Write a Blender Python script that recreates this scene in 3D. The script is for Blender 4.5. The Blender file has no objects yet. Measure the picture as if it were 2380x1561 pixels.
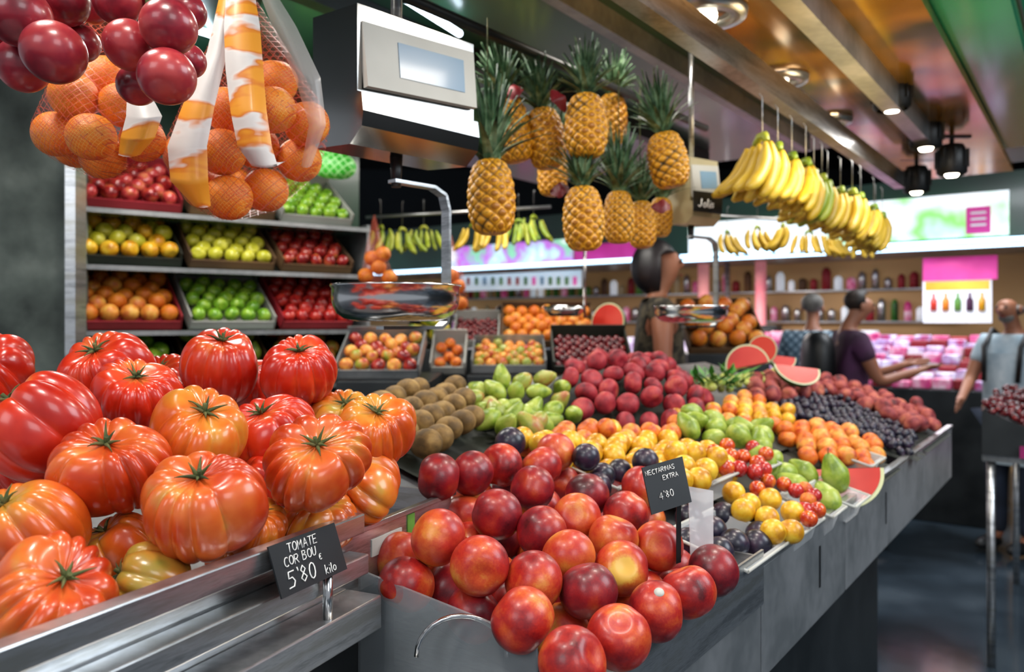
import bpy, bmesh, math, random
from mathutils import Vector, Matrix, Quaternion, Euler
random.seed(7)
PI=math.pi; S=bpy.context.scene; COL=S.collection
F=1840.; CX=1190.; HY=750.; CZ=1.5
V=Vector
def at(px,py,Y): return V(((px-CX)/F*Y,Y,CZ+(HY-py)/F*Y))
def pix(v): return (CX+F*v.x/v.y, HY-F*(v.z-CZ)/v.y)
U=random.uniform
def lin(h):
    h=h.lstrip('#'); c=[int(h[i:i+2],16)/255 for i in (0,2,4)]
    return tuple([(x/12.92 if x<=.04045 else ((x+.055)/1.055)**2.4) for x in c])+(1,)
# ---------- materials
MATS={}
def mat(name,cols,scale=2,rough=.4,metal=0,coat=0,bump=0,bs=60,emit=0,alpha=1,attr=0,stretch=None,lo=.35,hi=.65,spec=.5,sss=0,net=None,detail=3,speck=None):
    m=bpy.data.materials.new(name); m.use_nodes=True; nt=m.node_tree; N=nt.nodes; L=nt.links
    b=N['Principled BSDF']; tc=N.new('ShaderNodeTexCoord'); oi=N.new('ShaderNodeObjectInfo')
    mul=N.new('ShaderNodeMath'); mul.operation='MULTIPLY'; mul.inputs[1].default_value=41; L.new(oi.outputs['Random'],mul.inputs[0])
    add=N.new('ShaderNodeVectorMath'); add.operation='ADD'; L.new(tc.outputs['Object'],add.inputs[0]); L.new(mul.outputs[0],add.inputs[1])
    mp=N.new('ShaderNodeMapping'); L.new(add.outputs[0],mp.inputs[0])
    if stretch: mp.inputs['Scale'].default_value=stretch
    nz=N.new('ShaderNodeTexNoise'); nz.inputs['Scale'].default_value=scale; nz.inputs['Detail'].default_value=detail; L.new(mp.outputs[0],nz.inputs['Vector'])
    fac=nz.outputs['Fac']
    if attr:
        a=N.new('ShaderNodeAttribute'); a.attribute_name='pat'
        ma=N.new('ShaderNodeMath'); ma.operation='MULTIPLY_ADD'; ma.inputs[1].default_value=attr; L.new(a.outputs['Fac'],ma.inputs[0]); L.new(fac,ma.inputs[2]); fac=ma.outputs[0]
    if speck:
        n3=N.new('ShaderNodeTexNoise'); n3.inputs['Scale'].default_value=speck[0]; n3.inputs['Detail'].default_value=4; L.new(mp.outputs[0],n3.inputs['Vector'])
        mb=N.new('ShaderNodeMath'); mb.operation='MULTIPLY_ADD'; mb.inputs[1].default_value=speck[1]; L.new(n3.outputs['Fac'],mb.inputs[0]); L.new(fac,mb.inputs[2])
        mc_=N.new('ShaderNodeMath'); mc_.operation='SUBTRACT'; mc_.inputs[1].default_value=speck[1]*.5; L.new(mb.outputs[0],mc_.inputs[0]); fac=mc_.outputs[0]
    r=N.new('ShaderNodeValToRGB'); L.new(fac,r.inputs[0]); e=r.color_ramp.elements
    cs=[lin(c) for c in cols]
    if len(cs)==1: cs=cs*2
    e[0].position=lo; e[0].color=cs[0]; e[1].position=hi; e[1].color=cs[-1]
    for i in range(1,len(cs)-1):
        x=e.new(lo+(hi-lo)*i/(len(cs)-1)); x.color=cs[i]
    col=r.outputs[0]
    L.new(col,b.inputs['Base Color'])
    b.inputs['Roughness'].default_value=rough; b.inputs['Metallic'].default_value=metal; b.inputs['Coat Weight'].default_value=coat; b.inputs['Coat Roughness'].default_value=.1
    b.inputs['Specular IOR Level'].default_value=spec
    if sss: b.inputs['Subsurface Weight'].default_value=sss; b.inputs['Subsurface Radius'].default_value=(.3,.1,.05); b.inputs['Subsurface Scale'].default_value=.02
    b.inputs['Alpha'].default_value=alpha
    if emit: L.new(col,b.inputs['Emission Color']); b.inputs['Emission Strength'].default_value=emit
    if bump:
        n2=N.new('ShaderNodeTexNoise'); n2.inputs['Scale'].default_value=bs; L.new(mp.outputs[0],n2.inputs['Vector'])
        bp=N.new('ShaderNodeBump'); bp.inputs['Strength'].default_value=bump; bp.inputs['Distance'].default_value=.01; L.new(n2.outputs['Fac'],bp.inputs['Height']); L.new(bp.outputs[0],b.inputs['Normal'])
    if net:
        sep=N.new('ShaderNodeSeparateXYZ'); L.new(tc.outputs['Object'],sep.inputs[0]); outs=[]
        for sg in (1,-1):
            a1=N.new('ShaderNodeMath'); a1.operation='MULTIPLY_ADD'; a1.inputs[1].default_value=sg*1.0; L.new(sep.outputs['X'],a1.inputs[0]); L.new(sep.outputs['Z'],a1.inputs[2])
            a2=N.new('ShaderNodeMath'); a2.operation='MULTIPLY'; a2.inputs[1].default_value=net[0]; L.new(a1.outputs[0],a2.inputs[0])
            a3=N.new('ShaderNodeMath'); a3.operation='FRACT'; L.new(a2.outputs[0],a3.inputs[0])
            a4=N.new('ShaderNodeMath'); a4.operation='LESS_THAN'; a4.inputs[1].default_value=net[1]; L.new(a3.outputs[0],a4.inputs[0]); outs.append(a4)
        mx=N.new('ShaderNodeMath'); mx.operation='MAXIMUM'; L.new(outs[0].outputs[0],mx.inputs[0]); L.new(outs[1].outputs[0],mx.inputs[1])
        if net[3] is None:
            mc=N.new('ShaderNodeMixRGB'); mc.inputs[2].default_value=lin(net[2]); L.new(mx.outputs[0],mc.inputs[0]); L.new(col,mc.inputs[1]); L.new(mc.outputs[0],b.inputs['Base Color'])
        else:
            mr=N.new('ShaderNodeMath'); mr.operation='MULTIPLY_ADD'; mr.inputs[1].default_value=net[4] if len(net)>4 else .7; mr.inputs[2].default_value=net[3]; L.new(mx.outputs[0],mr.inputs[0]); L.new(mr.outputs[0],b.inputs['Alpha'])
    MATS[name]=m; return m
def glow(name,c,s):
    m=bpy.data.materials.new(name); m.use_nodes=True; b=m.node_tree.nodes['Principled BSDF']
    b.inputs['Base Color'].default_value=lin(c); b.inputs['Emission Color'].default_value=lin(c); b.inputs['Emission Strength'].default_value=s; MATS[name]=m; return m
mat('tom_red',['#E08A40','#D8451F','#C42A12','#A81A0C'],1.5,.28,coat=.25,attr=-.22,lo=.12,hi=.6,sss=.05,speck=(8,.16))
mat('tom_mid',['#C8A048','#D8682A','#C44014','#A82A0C'],1.5,.28,coat=.25,attr=-.22,lo=.14,hi=.64,sss=.05,speck=(8,.18))
mat('tom_orange',['#A89E40','#D48A30','#D0601C','#BC4412'],1.5,.28,coat=.25,attr=-.22,lo=.14,hi=.66,sss=.05,speck=(8,.18))
mat('tom_green',['#7E8834','#B88A34','#CC6420'],1.5,.28,coat=.25,attr=-.2,lo=.2,hi=.6,sss=.05,speck=(9,.1))
mat('calyx',['#2F3A18','#4C5628','#6A6034'],6,.8)
mat('nect',['#540C12','#8E161A','#B4261C','#CC5024','#D88A38'],1.6,.36,coat=.1,attr=.08,lo=.32,hi=.74,bump=.03,bs=40,speck=(26,.14),detail=5)
mat('nect_dark',['#420C14','#701420','#94181E','#AC3420','#C05C2C'],1.6,.36,coat=.1,attr=.08,lo=.32,hi=.78,bump=.03,bs=40,speck=(26,.14),detail=5)
mat('nect_light',['#98181A','#B83020','#CC5A28','#DC8C38'],1.5,.36,coat=.1,attr=.1,lo=.32,hi=.7,speck=(26,.14),detail=5)
mat('nect_stem',['#981818','#B83020','#D46A28','#E8B84C'],1.5,.36,coat=.1,attr=.4,lo=.36,hi=.8,speck=(26,.12),detail=5)
mat('peach',['#4A0C1C','#8A1626','#A82C34','#C45C48'],1.8,.6,lo=.3,hi=.75,speck=(15,.2))
mat('peach_far',['#4A1418','#883034','#AC5446','#C87C58'],1.8,.65,lo=.3,hi=.75)
mat('apricot',['#A83410','#D86A18','#E48C30'],2.4,.45,lo=.3,hi=.7)
mat('apricot_pale',['#B84A28','#DC8C34','#E4B050'],2.4,.45,lo=.3,hi=.7)
mat('yellow_plum',['#B87A10','#DCA41C','#E8C038'],2,.35,coat=.1)
mat('dark_plum',['#10101C','#1E1C30','#3A2438'],2,.35,coat=.15)
mat('green_apple',['#548A18','#7AAA28','#9CC03C'],2,.3,coat=.2)
mat('pear_green',['#66801E','#8EA434','#A8B44C'],2,.42,coat=.1,speck=(14,.15))
mat('pear_blush',['#7E9030','#A4A448','#B06C40'],1.6,.42,coat=.1)
mat('yellow_apple',['#A8A820','#C0BC30','#D0CC50'],2,.32,coat=.15)
mat('red_apple',['#6A0C14','#981C1C','#B04A30','#C09840'],2,.3,coat=.25,lo=.35,hi=.8)
mat('pink_apple',['#901C24','#B83838','#C87048'],2,.3,coat=.25)
mat('tomato_red',['#881014','#B42420','#C43828'],2,.25,coat=.25)
mat('cherry_tom',['#A82010','#CC4818','#D87424'],2,.22,coat=.3)
mat('orange',['#C05808','#D07014','#DC8824'],2,.45,bump=.2,bs=45)
mat('orange_net',['#D86008','#E87810','#EE8C20'],2,.4,bump=.25,bs=45,net=(12,.12,'#F0B050',None))
mat('kiwi',['#5A4420','#7E6030','#9C7C44'],2,.7,speck=(20,.12))
mat('cherry',['#2A060C','#5A0E18','#8A2020'],2,.2,coat=.3)
mat('grape_green',['#98A838','#B8C058','#C8CC78'],2,.3)
mat('cluster_tom',['#641420','#922230','#B03A3A'],1.2,.3,coat=.25,attr=.1,sss=.05,speck=(10,.14))
mat('pine',['#2C2008','#8E6410','#D89418','#E8AC28','#A86A14'],2.2,.45,attr=.6,lo=.4,hi=1.15,coat=.1)
mat('pine_leaf',['#28402A','#4A6E4A','#86A480'],4,.42)
mat('banana',['#A88C1C','#C8A428','#DABC48'],2.2,.42)
mat('banana_green',['#5E8018','#8C9C24','#B0B03C'],3,.42)
mat('papaya',['#5A7020','#A8A028','#C8A430'],2,.4)
mat('mango',['#A83028','#C88030','#8A9830'],1.6,.4)
mat('flesh',['#A81810','#C42A1E','#D04030'],5,.35,coat=.2)
mat('rind_white',['#B8BC88','#D0D4B0'],4,.5)
mat('rind',['#1C4018','#3A6A28'],6,.35)
mat('leaf',['#1C4A18','#3A7A2A','#6AA040'],5,.5)
mat('steel',['#9A9C9E','#C8CACC','#B0B0AC'],4,.28,metal=.9,stretch=(1,1,10),bump=.03,bs=14,speck=(60,.3))
mat('steel_dull',['#84888A','#A8AAAC'],5,.36,metal=.6,bump=.05,bs=14,speck=(40,.3))
mat('housing_steel',['#7A7A78','#9C9C9A'],2,.16,metal=1,bump=.05,bs=6)
mat('chrome',['#C8C8C8','#E4E4E4'],3,.18,metal=1)
mat('dark_steel',['#1E2224','#34383A'],4,.4,metal=.5)
mat('black',['#08090A','#121314'],5,.45)
mat('chalk',['#0C0F12','#1A1E22'],5,.4)
mat('white_ink',['#F0F0EC'],5,.6,emit=.1)
mat('white_plastic',['#B0B0A8','#C4C4BC'],5,.5)
mat('lcd',['#5E86A4','#7CA0B8'],2,.35,coat=.2)
mat('cream',['#A89C74','#BCB088'],5,.4)
mat('concrete',['#343C38','#5C6660','#848E86'],4,.7,bump=.2,bs=15,detail=8)
mat('green_panel',['#143828','#2A5842'],1,.3,coat=.3)
mat('green_beam',['#145038','#2E8A5E'],1,.22,coat=.5)
mat('brown_ceiling_sheen',['#222A22','#4A4A28','#A87420','#D0983C','#48584A'],1.8,.16,metal=.6,coat=.3,lo=.28,hi=.72)  # gloss ceiling; amber and green reflections painted in as colour patches
mat('brown_dull',['#34362E','#565A4E'],1.2,.3,metal=.4)
mat('dark_hall',['#0E141A','#1E262E'],.6,.8)
mat('floor_mat',['#1C242A','#36424C','#525E68'],1.2,.13,bump=.05,bs=8)
mat('beige_wall',['#86663E','#B89462'],.5,.6,emit=.16)  # beige paint plus a faint glow that stands in for wall lighting
mat('plastic_clear',['#E8EEF0','#FFFFFF'],5,.12,alpha=.42,coat=.5)
mat('acrylic',['#8E969A','#A6AEB2'],5,.12,alpha=.42,coat=.5)
mat('film',['#D85040','#E07058'],8,.3,alpha=.3,net=(75,.14,'#F04020',.05,.4))
mat('film_white',['#D8D0CC','#E8E4E0'],8,.3,alpha=.35,coat=.3)
mat('ribbon',['#D8D4D0','#E0DCD8','#D87818','#E89A24'],13,.45,coat=.1,lo=.44,hi=.56,stretch=(.5,.5,1.5))
mat('cardboard',['#4A3420','#6A4C2C'],4,.7)
mat('card_dark',['#14160E','#26281C'],4,.6)
mat('card_red',['#7A1018','#A02430'],4,.6)
mat('tag_red',['#5A0810','#8A1420'],4,.5)
mat('card_white',['#8C8C86','#A8A8A2'],4,.6)
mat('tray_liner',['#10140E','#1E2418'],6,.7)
mat('magenta',['#7A1050','#A82070'],4,.5)
mat('glass_shelf',['#5A7A70','#7A9A90'],4,.2,metal=.3)
mat('green_net',['#28A020','#50D040'],10,.4,emit=.1,net=(30,.2,'#B0F0A0',None))
mat('skin',['#8E5840','#A46C50'],3,.5,sss=.05)
mat('hair_black',['#08060A','#1C1418'],12,.45)
mat('hair_grey',['#4A4642','#7A7670'],12,.6)
mat('hair_brown',['#1A120C','#2E2018'],12,.6)
mat('cloth_olive',['#241F16','#4E4636'],24,.8,lo=.45,hi=.55)
mat('cloth_black',['#0C0C10','#18181C'],8,.8)
mat('cloth_plaid',['#7A94A8','#B8CCD8'],3,.8,net=(14,.3,'#3A5468',None))
mat('cloth_purple',['#341830','#4C2448'],8,.8)
mat('cloth_white',['#98ACB8','#C8D4DA'],8,.8)
mat('denim',['#1A2230','#2A3448'],8,.8)
mat('sign_green',['#FFFFFF','#E8F4F8','#80D060','#D0E8F0'],1.8,.5,emit=1.1,lo=.3,hi=.75)
mat('sign_purple',['#FFFFFF','#B8D8E8','#C060D0','#80D0A0','#F0F0F0'],2.6,.5,emit=1.0,lo=.3,hi=.75)
mat('sign_pink',['#A8186C','#C83890'],2,.5,emit=.6)
mat('poster',['#C8D4DC','#E4EAF0'],2,.5,emit=.35)
mat('pink_pack',['#B82870','#D87098','#E8C8D8'],9,.35,emit=.15)  # faint glow put into the packaging colour to brighten it
mat('white_pack',['#E8E8F4','#A890C0','#A02860'],9,.35,emit=.3)  # packaging glows slightly too, in place of light falling on it
mat('pillar_pink',['#C05870','#D89090'],2,.5,emit=.35)  # pink light on the pillars is put into their colour and glow
glow('tube','#DDF0FF',9); glow('tube_far','#B8E0FF',4.5); glow('lamp','#FFF2D8',16)
# ---------- builders
def link(o): COL.objects.link(o); return o
def tag(o,label,cat,group=None,kind=None):
    o['label']=label; o['category']=cat
    if group: o['group']=group
    if kind: o['kind']=kind
    return o
def struct(o): o['kind']='structure'; return o
def setpar(c,p): c.parent=p; c.matrix_parent_inverse=Matrix.Translation(-p.location)
def empty(name,loc,label,cat,group=None):
    o=bpy.data.objects.new(name,None); o.empty_display_size=.05; link(o); o.location=loc; return tag(o,label,cat,group)
def obj(name,me,m=None,par=None,loc=None,q=None,sc=None):
    o=bpy.data.objects.new(name,me); link(o)
    if m and me.materials:
        o.material_slots[0].link='OBJECT'; o.material_slots[0].material=MATS[m]
    if loc is not None: o.location=loc
    if q is not None: o.rotation_mode='QUATERNION'; o.rotation_quaternion=q
    if sc is not None: o.scale=(sc,)*3 if not hasattr(sc,'__len__') else sc
    if par: setpar(o,par)
    return o
class B:
    def __init__(s): s.v=[]; s.f=[]; s.sm=[]
    def box(s,o,a,b,c):
        o,a,b,c=V(o),V(a),V(b),V(c); n=len(s.v)
        s.v+=[o,o+a,o+a+b,o+b,o+c,o+a+c,o+a+b+c,o+b+c]
        fs=[(0,3,2,1),(4,5,6,7),(0,1,5,4),(1,2,6,5),(2,3,7,6),(3,0,4,7)]
        if a.cross(b).dot(c)<0: fs=[f[::-1] for f in fs]
        s.f+=[tuple(n+i for i in f) for f in fs]; s.sm+=[False]*6; return s
    def tube(s,pts,rs,n=10,cap=True):
        pts=[V(p) for p in pts]
        if not hasattr(rs,'__len__'): rs=[rs]*len(pts)
        base=len(s.v); prev=None
        for i,p in enumerate(pts):
            d=(pts[min(i+1,len(pts)-1)]-pts[max(i-1,0)]).normalized()
            if prev is None:
                u=d.orthogonal().normalized()
            else: u=(prev-d*prev.dot(d)).normalized()
            prev=u; w=d.cross(u)
            for k in range(n):
                t=2*PI*k/n; s.v.append(p+(u*math.cos(t)+w*math.sin(t))*rs[i])
        for i in range(len(pts)-1):
            for k in range(n):
                k2=(k+1)%n; s.f.append((base+i*n+k,base+i*n+k2,base+(i+1)*n+k2,base+(i+1)*n+k)); s.sm.append(True)
        if cap:
            s.f.append(tuple(base+k for k in range(n))[::-1]); s.f.append(tuple(base+(len(pts)-1)*n+k for k in range(n))); s.sm+=[False]*2
        return s
    def lathe(s,c,prof,n=40):
        base=len(s.v)
        for r,z in prof:
            for k in range(n):
                t=2*PI*k/n; s.v.append(V(c)+V((r*math.cos(t),r*math.sin(t),z)))
        for i in range(len(prof)-1):
            for k in range(n):
                k2=(k+1)%n; s.f.append((base+i*n+k,base+i*n+k2,base+(i+1)*n+k2,base+(i+1)*n+k)); s.sm.append(True)
        return s
    def quad(s,*p):
        n=len(s.v); s.v+=[V(x) for x in p]; s.f.append(tuple(range(n,n+len(p)))); s.sm.append(False); return s
    def grid(s,L):
        n=len(s.v); c=len(L[0])
        for r in L: s.v+=[V(x) for x in r]
        for i in range(len(L)-1):
            for j in range(c-1): s.f.append((n+i*c+j,n+(i+1)*c+j,n+(i+1)*c+j+1,n+i*c+j+1)); s.sm.append(True)
        return s
    def mesh(s,name,m):
        me=bpy.data.meshes.new(name); me.from_pydata([tuple(x) for x in s.v],[],s.f); me.materials.append(MATS[m])
        me.polygons.foreach_set('use_smooth',s.sm); me.update(); return me
    def build(s,name,m,par=None,bev=0):
        o=obj(name,s.mesh(name,m),par=par)
        if bev:
            md=o.modifiers.new('b','BEVEL'); md.width=bev; md.segments=2; md.limit_method='ANGLE'
        return o
def ball(name,nu,nv,f,m):
    vs=[];pt=[];fs=[]
    def ad(t,p):
        r=f(t,p); vs.append(r[:3]); pt.append(r[3] if len(r)>3 else 0)
    ad(1e-4,0)
    for i in range(1,nv):
        for k in range(nu): ad(PI*i/nv,2*PI*k/nu)
    ad(PI-1e-4,0)
    for k in range(nu): fs.append((0,1+k,1+(k+1)%nu))
    for i in range(nv-2):
        for k in range(nu):
            a=1+i*nu; b=a+nu; k2=(k+1)%nu; fs.append((a+k,b+k,b+k2,a+k2))
    l=1+(nv-2)*nu; e=len(vs)-1
    for k in range(nu): fs.append((l+k,e,l+(k+1)%nu))
    me=bpy.data.meshes.new(name); me.from_pydata(vs,[],fs); me.materials.append(MATS[m])
    at_=me.attributes.new('pat','FLOAT','POINT'); at_.data.foreach_set('value',pt)
    me.polygons.foreach_set('use_smooth',[True]*len(fs)); me.update(); return me
def aim(axis,roll=0): return V((0,0,1)).rotation_difference(V(axis).normalized())@Quaternion((0,0,1),roll)
def rq():
    return aim(V((U(-1,1),U(-1,1),U(-1,1)+.01)),U(0,6.28))
sn,cs_,ex=math.sin,math.cos,math.exp
def rf(cr=.05,dim=.09,H=.94,tip=0):
    def f(t,p):
        pp=p if p<PI else p-2*PI
        r=.5*sn(t)**.96*(1-cr*ex(-(pp/.22)**2)*(.3+.7*sn(t)))
        z=.5*H*cs_(t)-dim*ex(-(t/.42)**2)+dim*.4*ex(-((PI-t)/.35)**2)
        return (r*cs_(p),r*sn(p),z,ex(-(t/.5)**2))
    return f
def pearf(t,p):
    z=cs_(t); r=.5*sn(t)*(1-.42*max(0,z)**.8*(1.1-.3*z))
    return (r*.86*cs_(p),r*.86*sn(p),.68*z+.1-(.05*ex(-(t/.2)**2)),0)
def tomf(n,seed,H,deep):
    R=random.Random(seed); a,b,c,d=[R.uniform(0,6.28) for _ in range(4)]
    def f(t,p):
        q=p+.24*sn(2*p+a)+.1*sn(3*p+b); g=abs(sn(n*q/2))**.6
        am=deep*(.3+.7*cs_(t/2)**1.3)
        r=.5*max(sn(t),0)**.8*(1-am*(1-g))*(1+.07*sn(2*p+c)+.05*sn(3*p+d))
        z=.5*H*cs_(t)*(1+.07*g)-.13*ex(-(t/.45)**2)+.03*ex(-((PI-t)/.4)**2)
        return (r*cs_(p),r*sn(p),z,(1-g)*.4+.7*ex(-(t/.75)**2))
    return f
def pinef(t,p):
    zz=(1-cs_(t))/2; u=p/(2*PI)*9; k=zz*6.
    b=(abs(sn(PI*(u+k)))*abs(sn(PI*(u-k))))**.5
    r=.5*min(1,sn(t)**.5)*(.86+.14*b)*.66*(.93+.12*zz)
    return (r*cs_(p),r*sn(p),.5-zz,b)
FR={'apple':ball('round_fruit',24,14,rf(0,.1,.9),'green_apple'),'nect':ball('nectarine_fruit',48,30,rf(),'nect'),
'peach':ball('peach_fruit',24,14,rf(.1,.12,.8),'peach'),'orb':ball('orb_fruit',20,12,rf(0,.02,.98),'orange'),
'apr':ball('apricot_fruit',20,12,rf(.1,.08,.95),'apricot'),
'orange':ball('orange_fruit',40,26,rf(0,.025,.97),'orange_net'),
'kiwi':ball('kiwi_fruit',24,16,lambda t,p:(.43*sn(t)**.9*cs_(p),.43*sn(t)**.9*sn(p),.58*cs_(t)),'kiwi'),
'pear':ball('pear_fruit',24,18,pearf,'pear_green'),'small':ball('small_fruit',12,8,rf(0,0,1),'cherry'),
'clus':ball('cluster_tomato_fruit',40,24,rf(0,.06,.92),'cluster_tom'),
'grape':ball('grape_fruit',12,8,lambda t,p:(.42*sn(t)*cs_(p),.42*sn(t)*sn(p),.55*cs_(t)),'dark_plum')}
TOM=[ball('tomato_body',144,48,tomf(n,s,h,d),'tom_red') for n,s,h,d in ((11,1,.82,.17),(12,2,.76,.19),(9,3,.9,.15),(12,4,.72,.22),(8,5,.95,.12))]
def calyx_mesh(seed):
    b=B(); R=random.Random(seed)
    for k in range(6):
        a=k*PI/3+R.uniform(-.3,.3); l=R.uniform(.1,.2); cu=R.uniform(.03,.12)
        pts=[V((cs_(a)*l*t,sn(a)*l*t,.0+.04*sn(t*3)+cu*t*t))+V((0,0,R.uniform(-.004,.004))) for t in (0,.25,.5,.75,1)]
        b.tube(pts,[.018,.02,.014,.008,.003],5)
    b.tube([(0,0,-.03),(.01,.01,.03),(.03,.0,.1)],[.02,.015,.02],7)
    return b.mesh('calyx','calyx')
CAL=[calyx_mesh(i) for i in range(4)]
def relax(P,it=30,wt=(1,1,1)):
    W_=V(wt)
    for _ in range(it):
        for i in range(len(P)):
            for j in range(i):
                d=P[i][0]-P[j][0]; m=P[i][1]+P[j][1]; l=d.length
                if l<m and l>1e-6:
                    d=d*((m-l)/l*.5)*W_; P[i][0]+=d; P[j][0]-=d
# ---------- frames
E=V((.593,.805,0)); N_=V((-.805,.593,0)); P0=V((.374,1.25,0)); W0=.805*.374-.593*1.25; Z=V((0,0,1))
def cw(s,w,z): return P0+E*s+N_*w+V((0,0,z))
def hit(px,py,z0,k=.27):
    a=(px-CX)/F; b=(HY-py)/F; c1=-.805*a+.593
    Y=(1.5-z0-k*W0)/(k*c1-b); return at(px,py,Y)
def inpoly(p,poly):
    x,y=p; c=False; j=len(poly)-1
    for i in range(len(poly)):
        xi,yi=poly[i]; xj,yj=poly[j]
        if (yi>y)!=(yj>y) and x<(xj-xi)*(y-yi)/(yj-yi)+xi: c=not c
        j=i
    return c
def fruit(kind,m,loc,D,name,label,cat,group=None,q=None):
    o=obj(name,FR[kind],m,loc=loc,q=q or rq(),sc=D); tag(o,label,cat,group); return o
def heap(name,kind,mats,poly,D,zf,label,cat,group,srng=(-.3,2.6),wrng=(-.1,1.3),liner=True,jit=.5,qf=None,sp=.98,rot=.35):
    pts=[]; allp=[]; n=int(2.2/D)
    for j in range(-n,n):
        for i in range(-n,n):
            a=(i+.5*(j%2))*D*sp; c=j*D*.87*sp; s=1.0+a*cs_(rot)-c*sn(rot); w=.5+a*sn(rot)+c*cs_(rot)
            if not(srng[0]<s<srng[1] and wrng[0]<w<wrng[1]): continue
            v=cw(s,w,zf(s,w))
            if v.y>.3 and inpoly(pix(v),poly):
                allp.append((s,w)); pts.append(v+V((U(-.06,.06)*D,U(-.06,.06)*D,U(-jit,jit)*D*.5)))
    for v in pts:
        fruit(kind,random.choice(mats),v,D*U(.92,1.02),name,label,cat,group,q=qf() if qf else None)
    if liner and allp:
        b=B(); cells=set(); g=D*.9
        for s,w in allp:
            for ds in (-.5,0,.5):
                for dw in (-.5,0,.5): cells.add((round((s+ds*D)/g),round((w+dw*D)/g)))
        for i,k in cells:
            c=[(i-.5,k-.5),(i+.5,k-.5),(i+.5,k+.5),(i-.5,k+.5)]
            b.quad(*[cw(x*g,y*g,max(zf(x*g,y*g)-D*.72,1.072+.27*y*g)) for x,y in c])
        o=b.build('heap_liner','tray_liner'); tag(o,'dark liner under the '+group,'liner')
    return pts
# ================= SETTING
b=B(); b.box((-9,-3,-.05),(25,0,0),(0,22,0),(0,0,.05)); struct(b.build('floor','floor_mat'))
b=B(); b.box((-9,16,0),(25,0,0),(0,.1,0),(0,0,5)); struct(b.build('wall_back','dark_hall'))
b=B(); b.box((10,-3,0),(.1,0,0),(0,19,0),(0,0,5)); struct(b.build('wall_right','dark_hall'))
b=B(); b.box((-9,3,4.6),(25,0,0),(0,13,0),(0,0,.1)); struct(b.build('ceiling','dark_hall'))
def bar(name,m,px0,h,ln0,ln1,wd,ht,bev=0):
    Y=F*h/750; o=V(((px0-CX)/F*Y,Y,CZ+h)); b=B()
    b.box(o+E*ln0,E*(ln1-ln0),-N_*wd,V((0,0,ht))); return struct(b.build(name,m,bev=bev))
bar('trim_1','steel',1420,.65,-1.2,2.8,.045,.075)
bar('ceiling_1','brown_ceiling_sheen',1420,.80,-1.4,3.2,.62,.03)
bar('trim_2','steel_dull',1790,.72,-1.2,1.85,.055,.1)
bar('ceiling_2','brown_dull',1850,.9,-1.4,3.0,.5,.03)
bar('trim_3','green_beam',2060,.84,-1.2,2.25,.26,.5)
b=B(); b.box(cw(-1.9,.06,2.46),E*5.2,N_*2.6,V((0,0,.04))); struct(b.build('ceiling_3','green_panel'))
for i,(w,wd,m) in enumerate(((.35,.05,'brown_ceiling_sheen'),(.75,.04,'steel_dull'),(1.3,.05,'dark_steel'))):
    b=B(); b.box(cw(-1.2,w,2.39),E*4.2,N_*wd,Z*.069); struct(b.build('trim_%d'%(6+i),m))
r0=at(1050,40,1.75); r1=at(1640,250,2.75); r1.z=r0.z
b=B(); b.tube([r0-(r1-r0)*.5,r1],.013,8)
tag(b.build('hanging_rail','dark_steel'),'dark steel rail the pineapples hang from','rail')
for px,py,h,rr,lab in ((1640,40,.785,.085,'largest round downlight, nearest the camera, in brown ceiling'),(1815,190,.785,.07,'round downlight with bright grid in the middle of brown ceiling'),(1935,285,.785,.06,'unlit looking round downlight behind the middle one')):
    Y=F*h/(HY-py); c=at(px,py,Y)
    e=empty('downlight',c,lab,'ceiling light')
    b=B(); b.lathe(c,[(rr*1.25,.012),(rr*1.2,-.004),(rr*.75,-.006),(rr*.7,.006)]); b.build('trim_ring','steel',e)
    b=B(); b.lathe(c,[(rr*.35,.0),(rr*.3,-.012),(.001,-.014)],20); b.build('bulb','lamp',e)
    b=B(); b.lathe(c,[(rr*.72,.008),(rr*.4,.004),(.001,.006)],24); b.build('reflector','chrome',e)
for i,(px,py,Y,lab) in enumerate(((2073,215,2.7,'black track spotlight nearest the camera under dull ceiling'),(2152,312,3.2,'second black track spotlight from the camera'),(2212,375,3.4,'black track spotlight beside the green beam end'),(2130,420,3.9,'lowest small black spotlight above the lit shop signs'))):
    c=at(px,py,Y); e=empty('track_spotlight',c,lab,'spotlight')
    b=B(); b.lathe(c,[(.001,.07),(.045,.07),(.058,.04),(.06,-.05),(.05,-.06)],24)
    for k in range(10):
        t=2*PI*k/10; b.box(c+V((cs_(t)*.055,sn(t)*.055,-.03)),V((cs_(t)*.012,sn(t)*.012,0)),V((-sn(t)*.004,cs_(t)*.004,0)),V((0,0,.08)))
    b.build('housing','black',e)
    b=B(); b.lathe(c+V((0,0,-.056)),[(.028,0),(.022,-.01),(.001,-.012)],16); b.build('bulb','lamp',e)
    b=B(); b.tube([c+V((0,0,.07)),c+V((0,0,.2))],.01,8); b.box(c+V((-.08,-.01,.1)),(.16,0,0),(0,.02,0),(0,0,.012)); b.build('bracket','black',e)
for p0,p1,Y0,Y1,lab in (((900,-30),(1068,78),2.0,2.5,'bright white fluorescent tube above the hanging scale'),((455,20),(520,55),2.4,2.7,'short white tube upper left behind orange bag'),((430,60),(515,88),2.4,2.7,'lower white tube behind the orange bags'),((430,185),(480,195),2.6,2.8,'shelf light glimpsed between the two orange bags')):
    b=B(); b.tube([at(*p0,Y0),at(*p1,Y1)],.011,10); tag(b.build('fluorescent_tube','tube'),lab,'light tube')
c0=at(-500,750,2.25); c1=at(158,750,2.35)
b=B(); b.box((c0.x,2.25,0),(c1.x-c0.x,.1,0),(-.1,.3,0),(0,0,2.46)); struct(b.build('wall_left','concrete',bev=.004))
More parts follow.
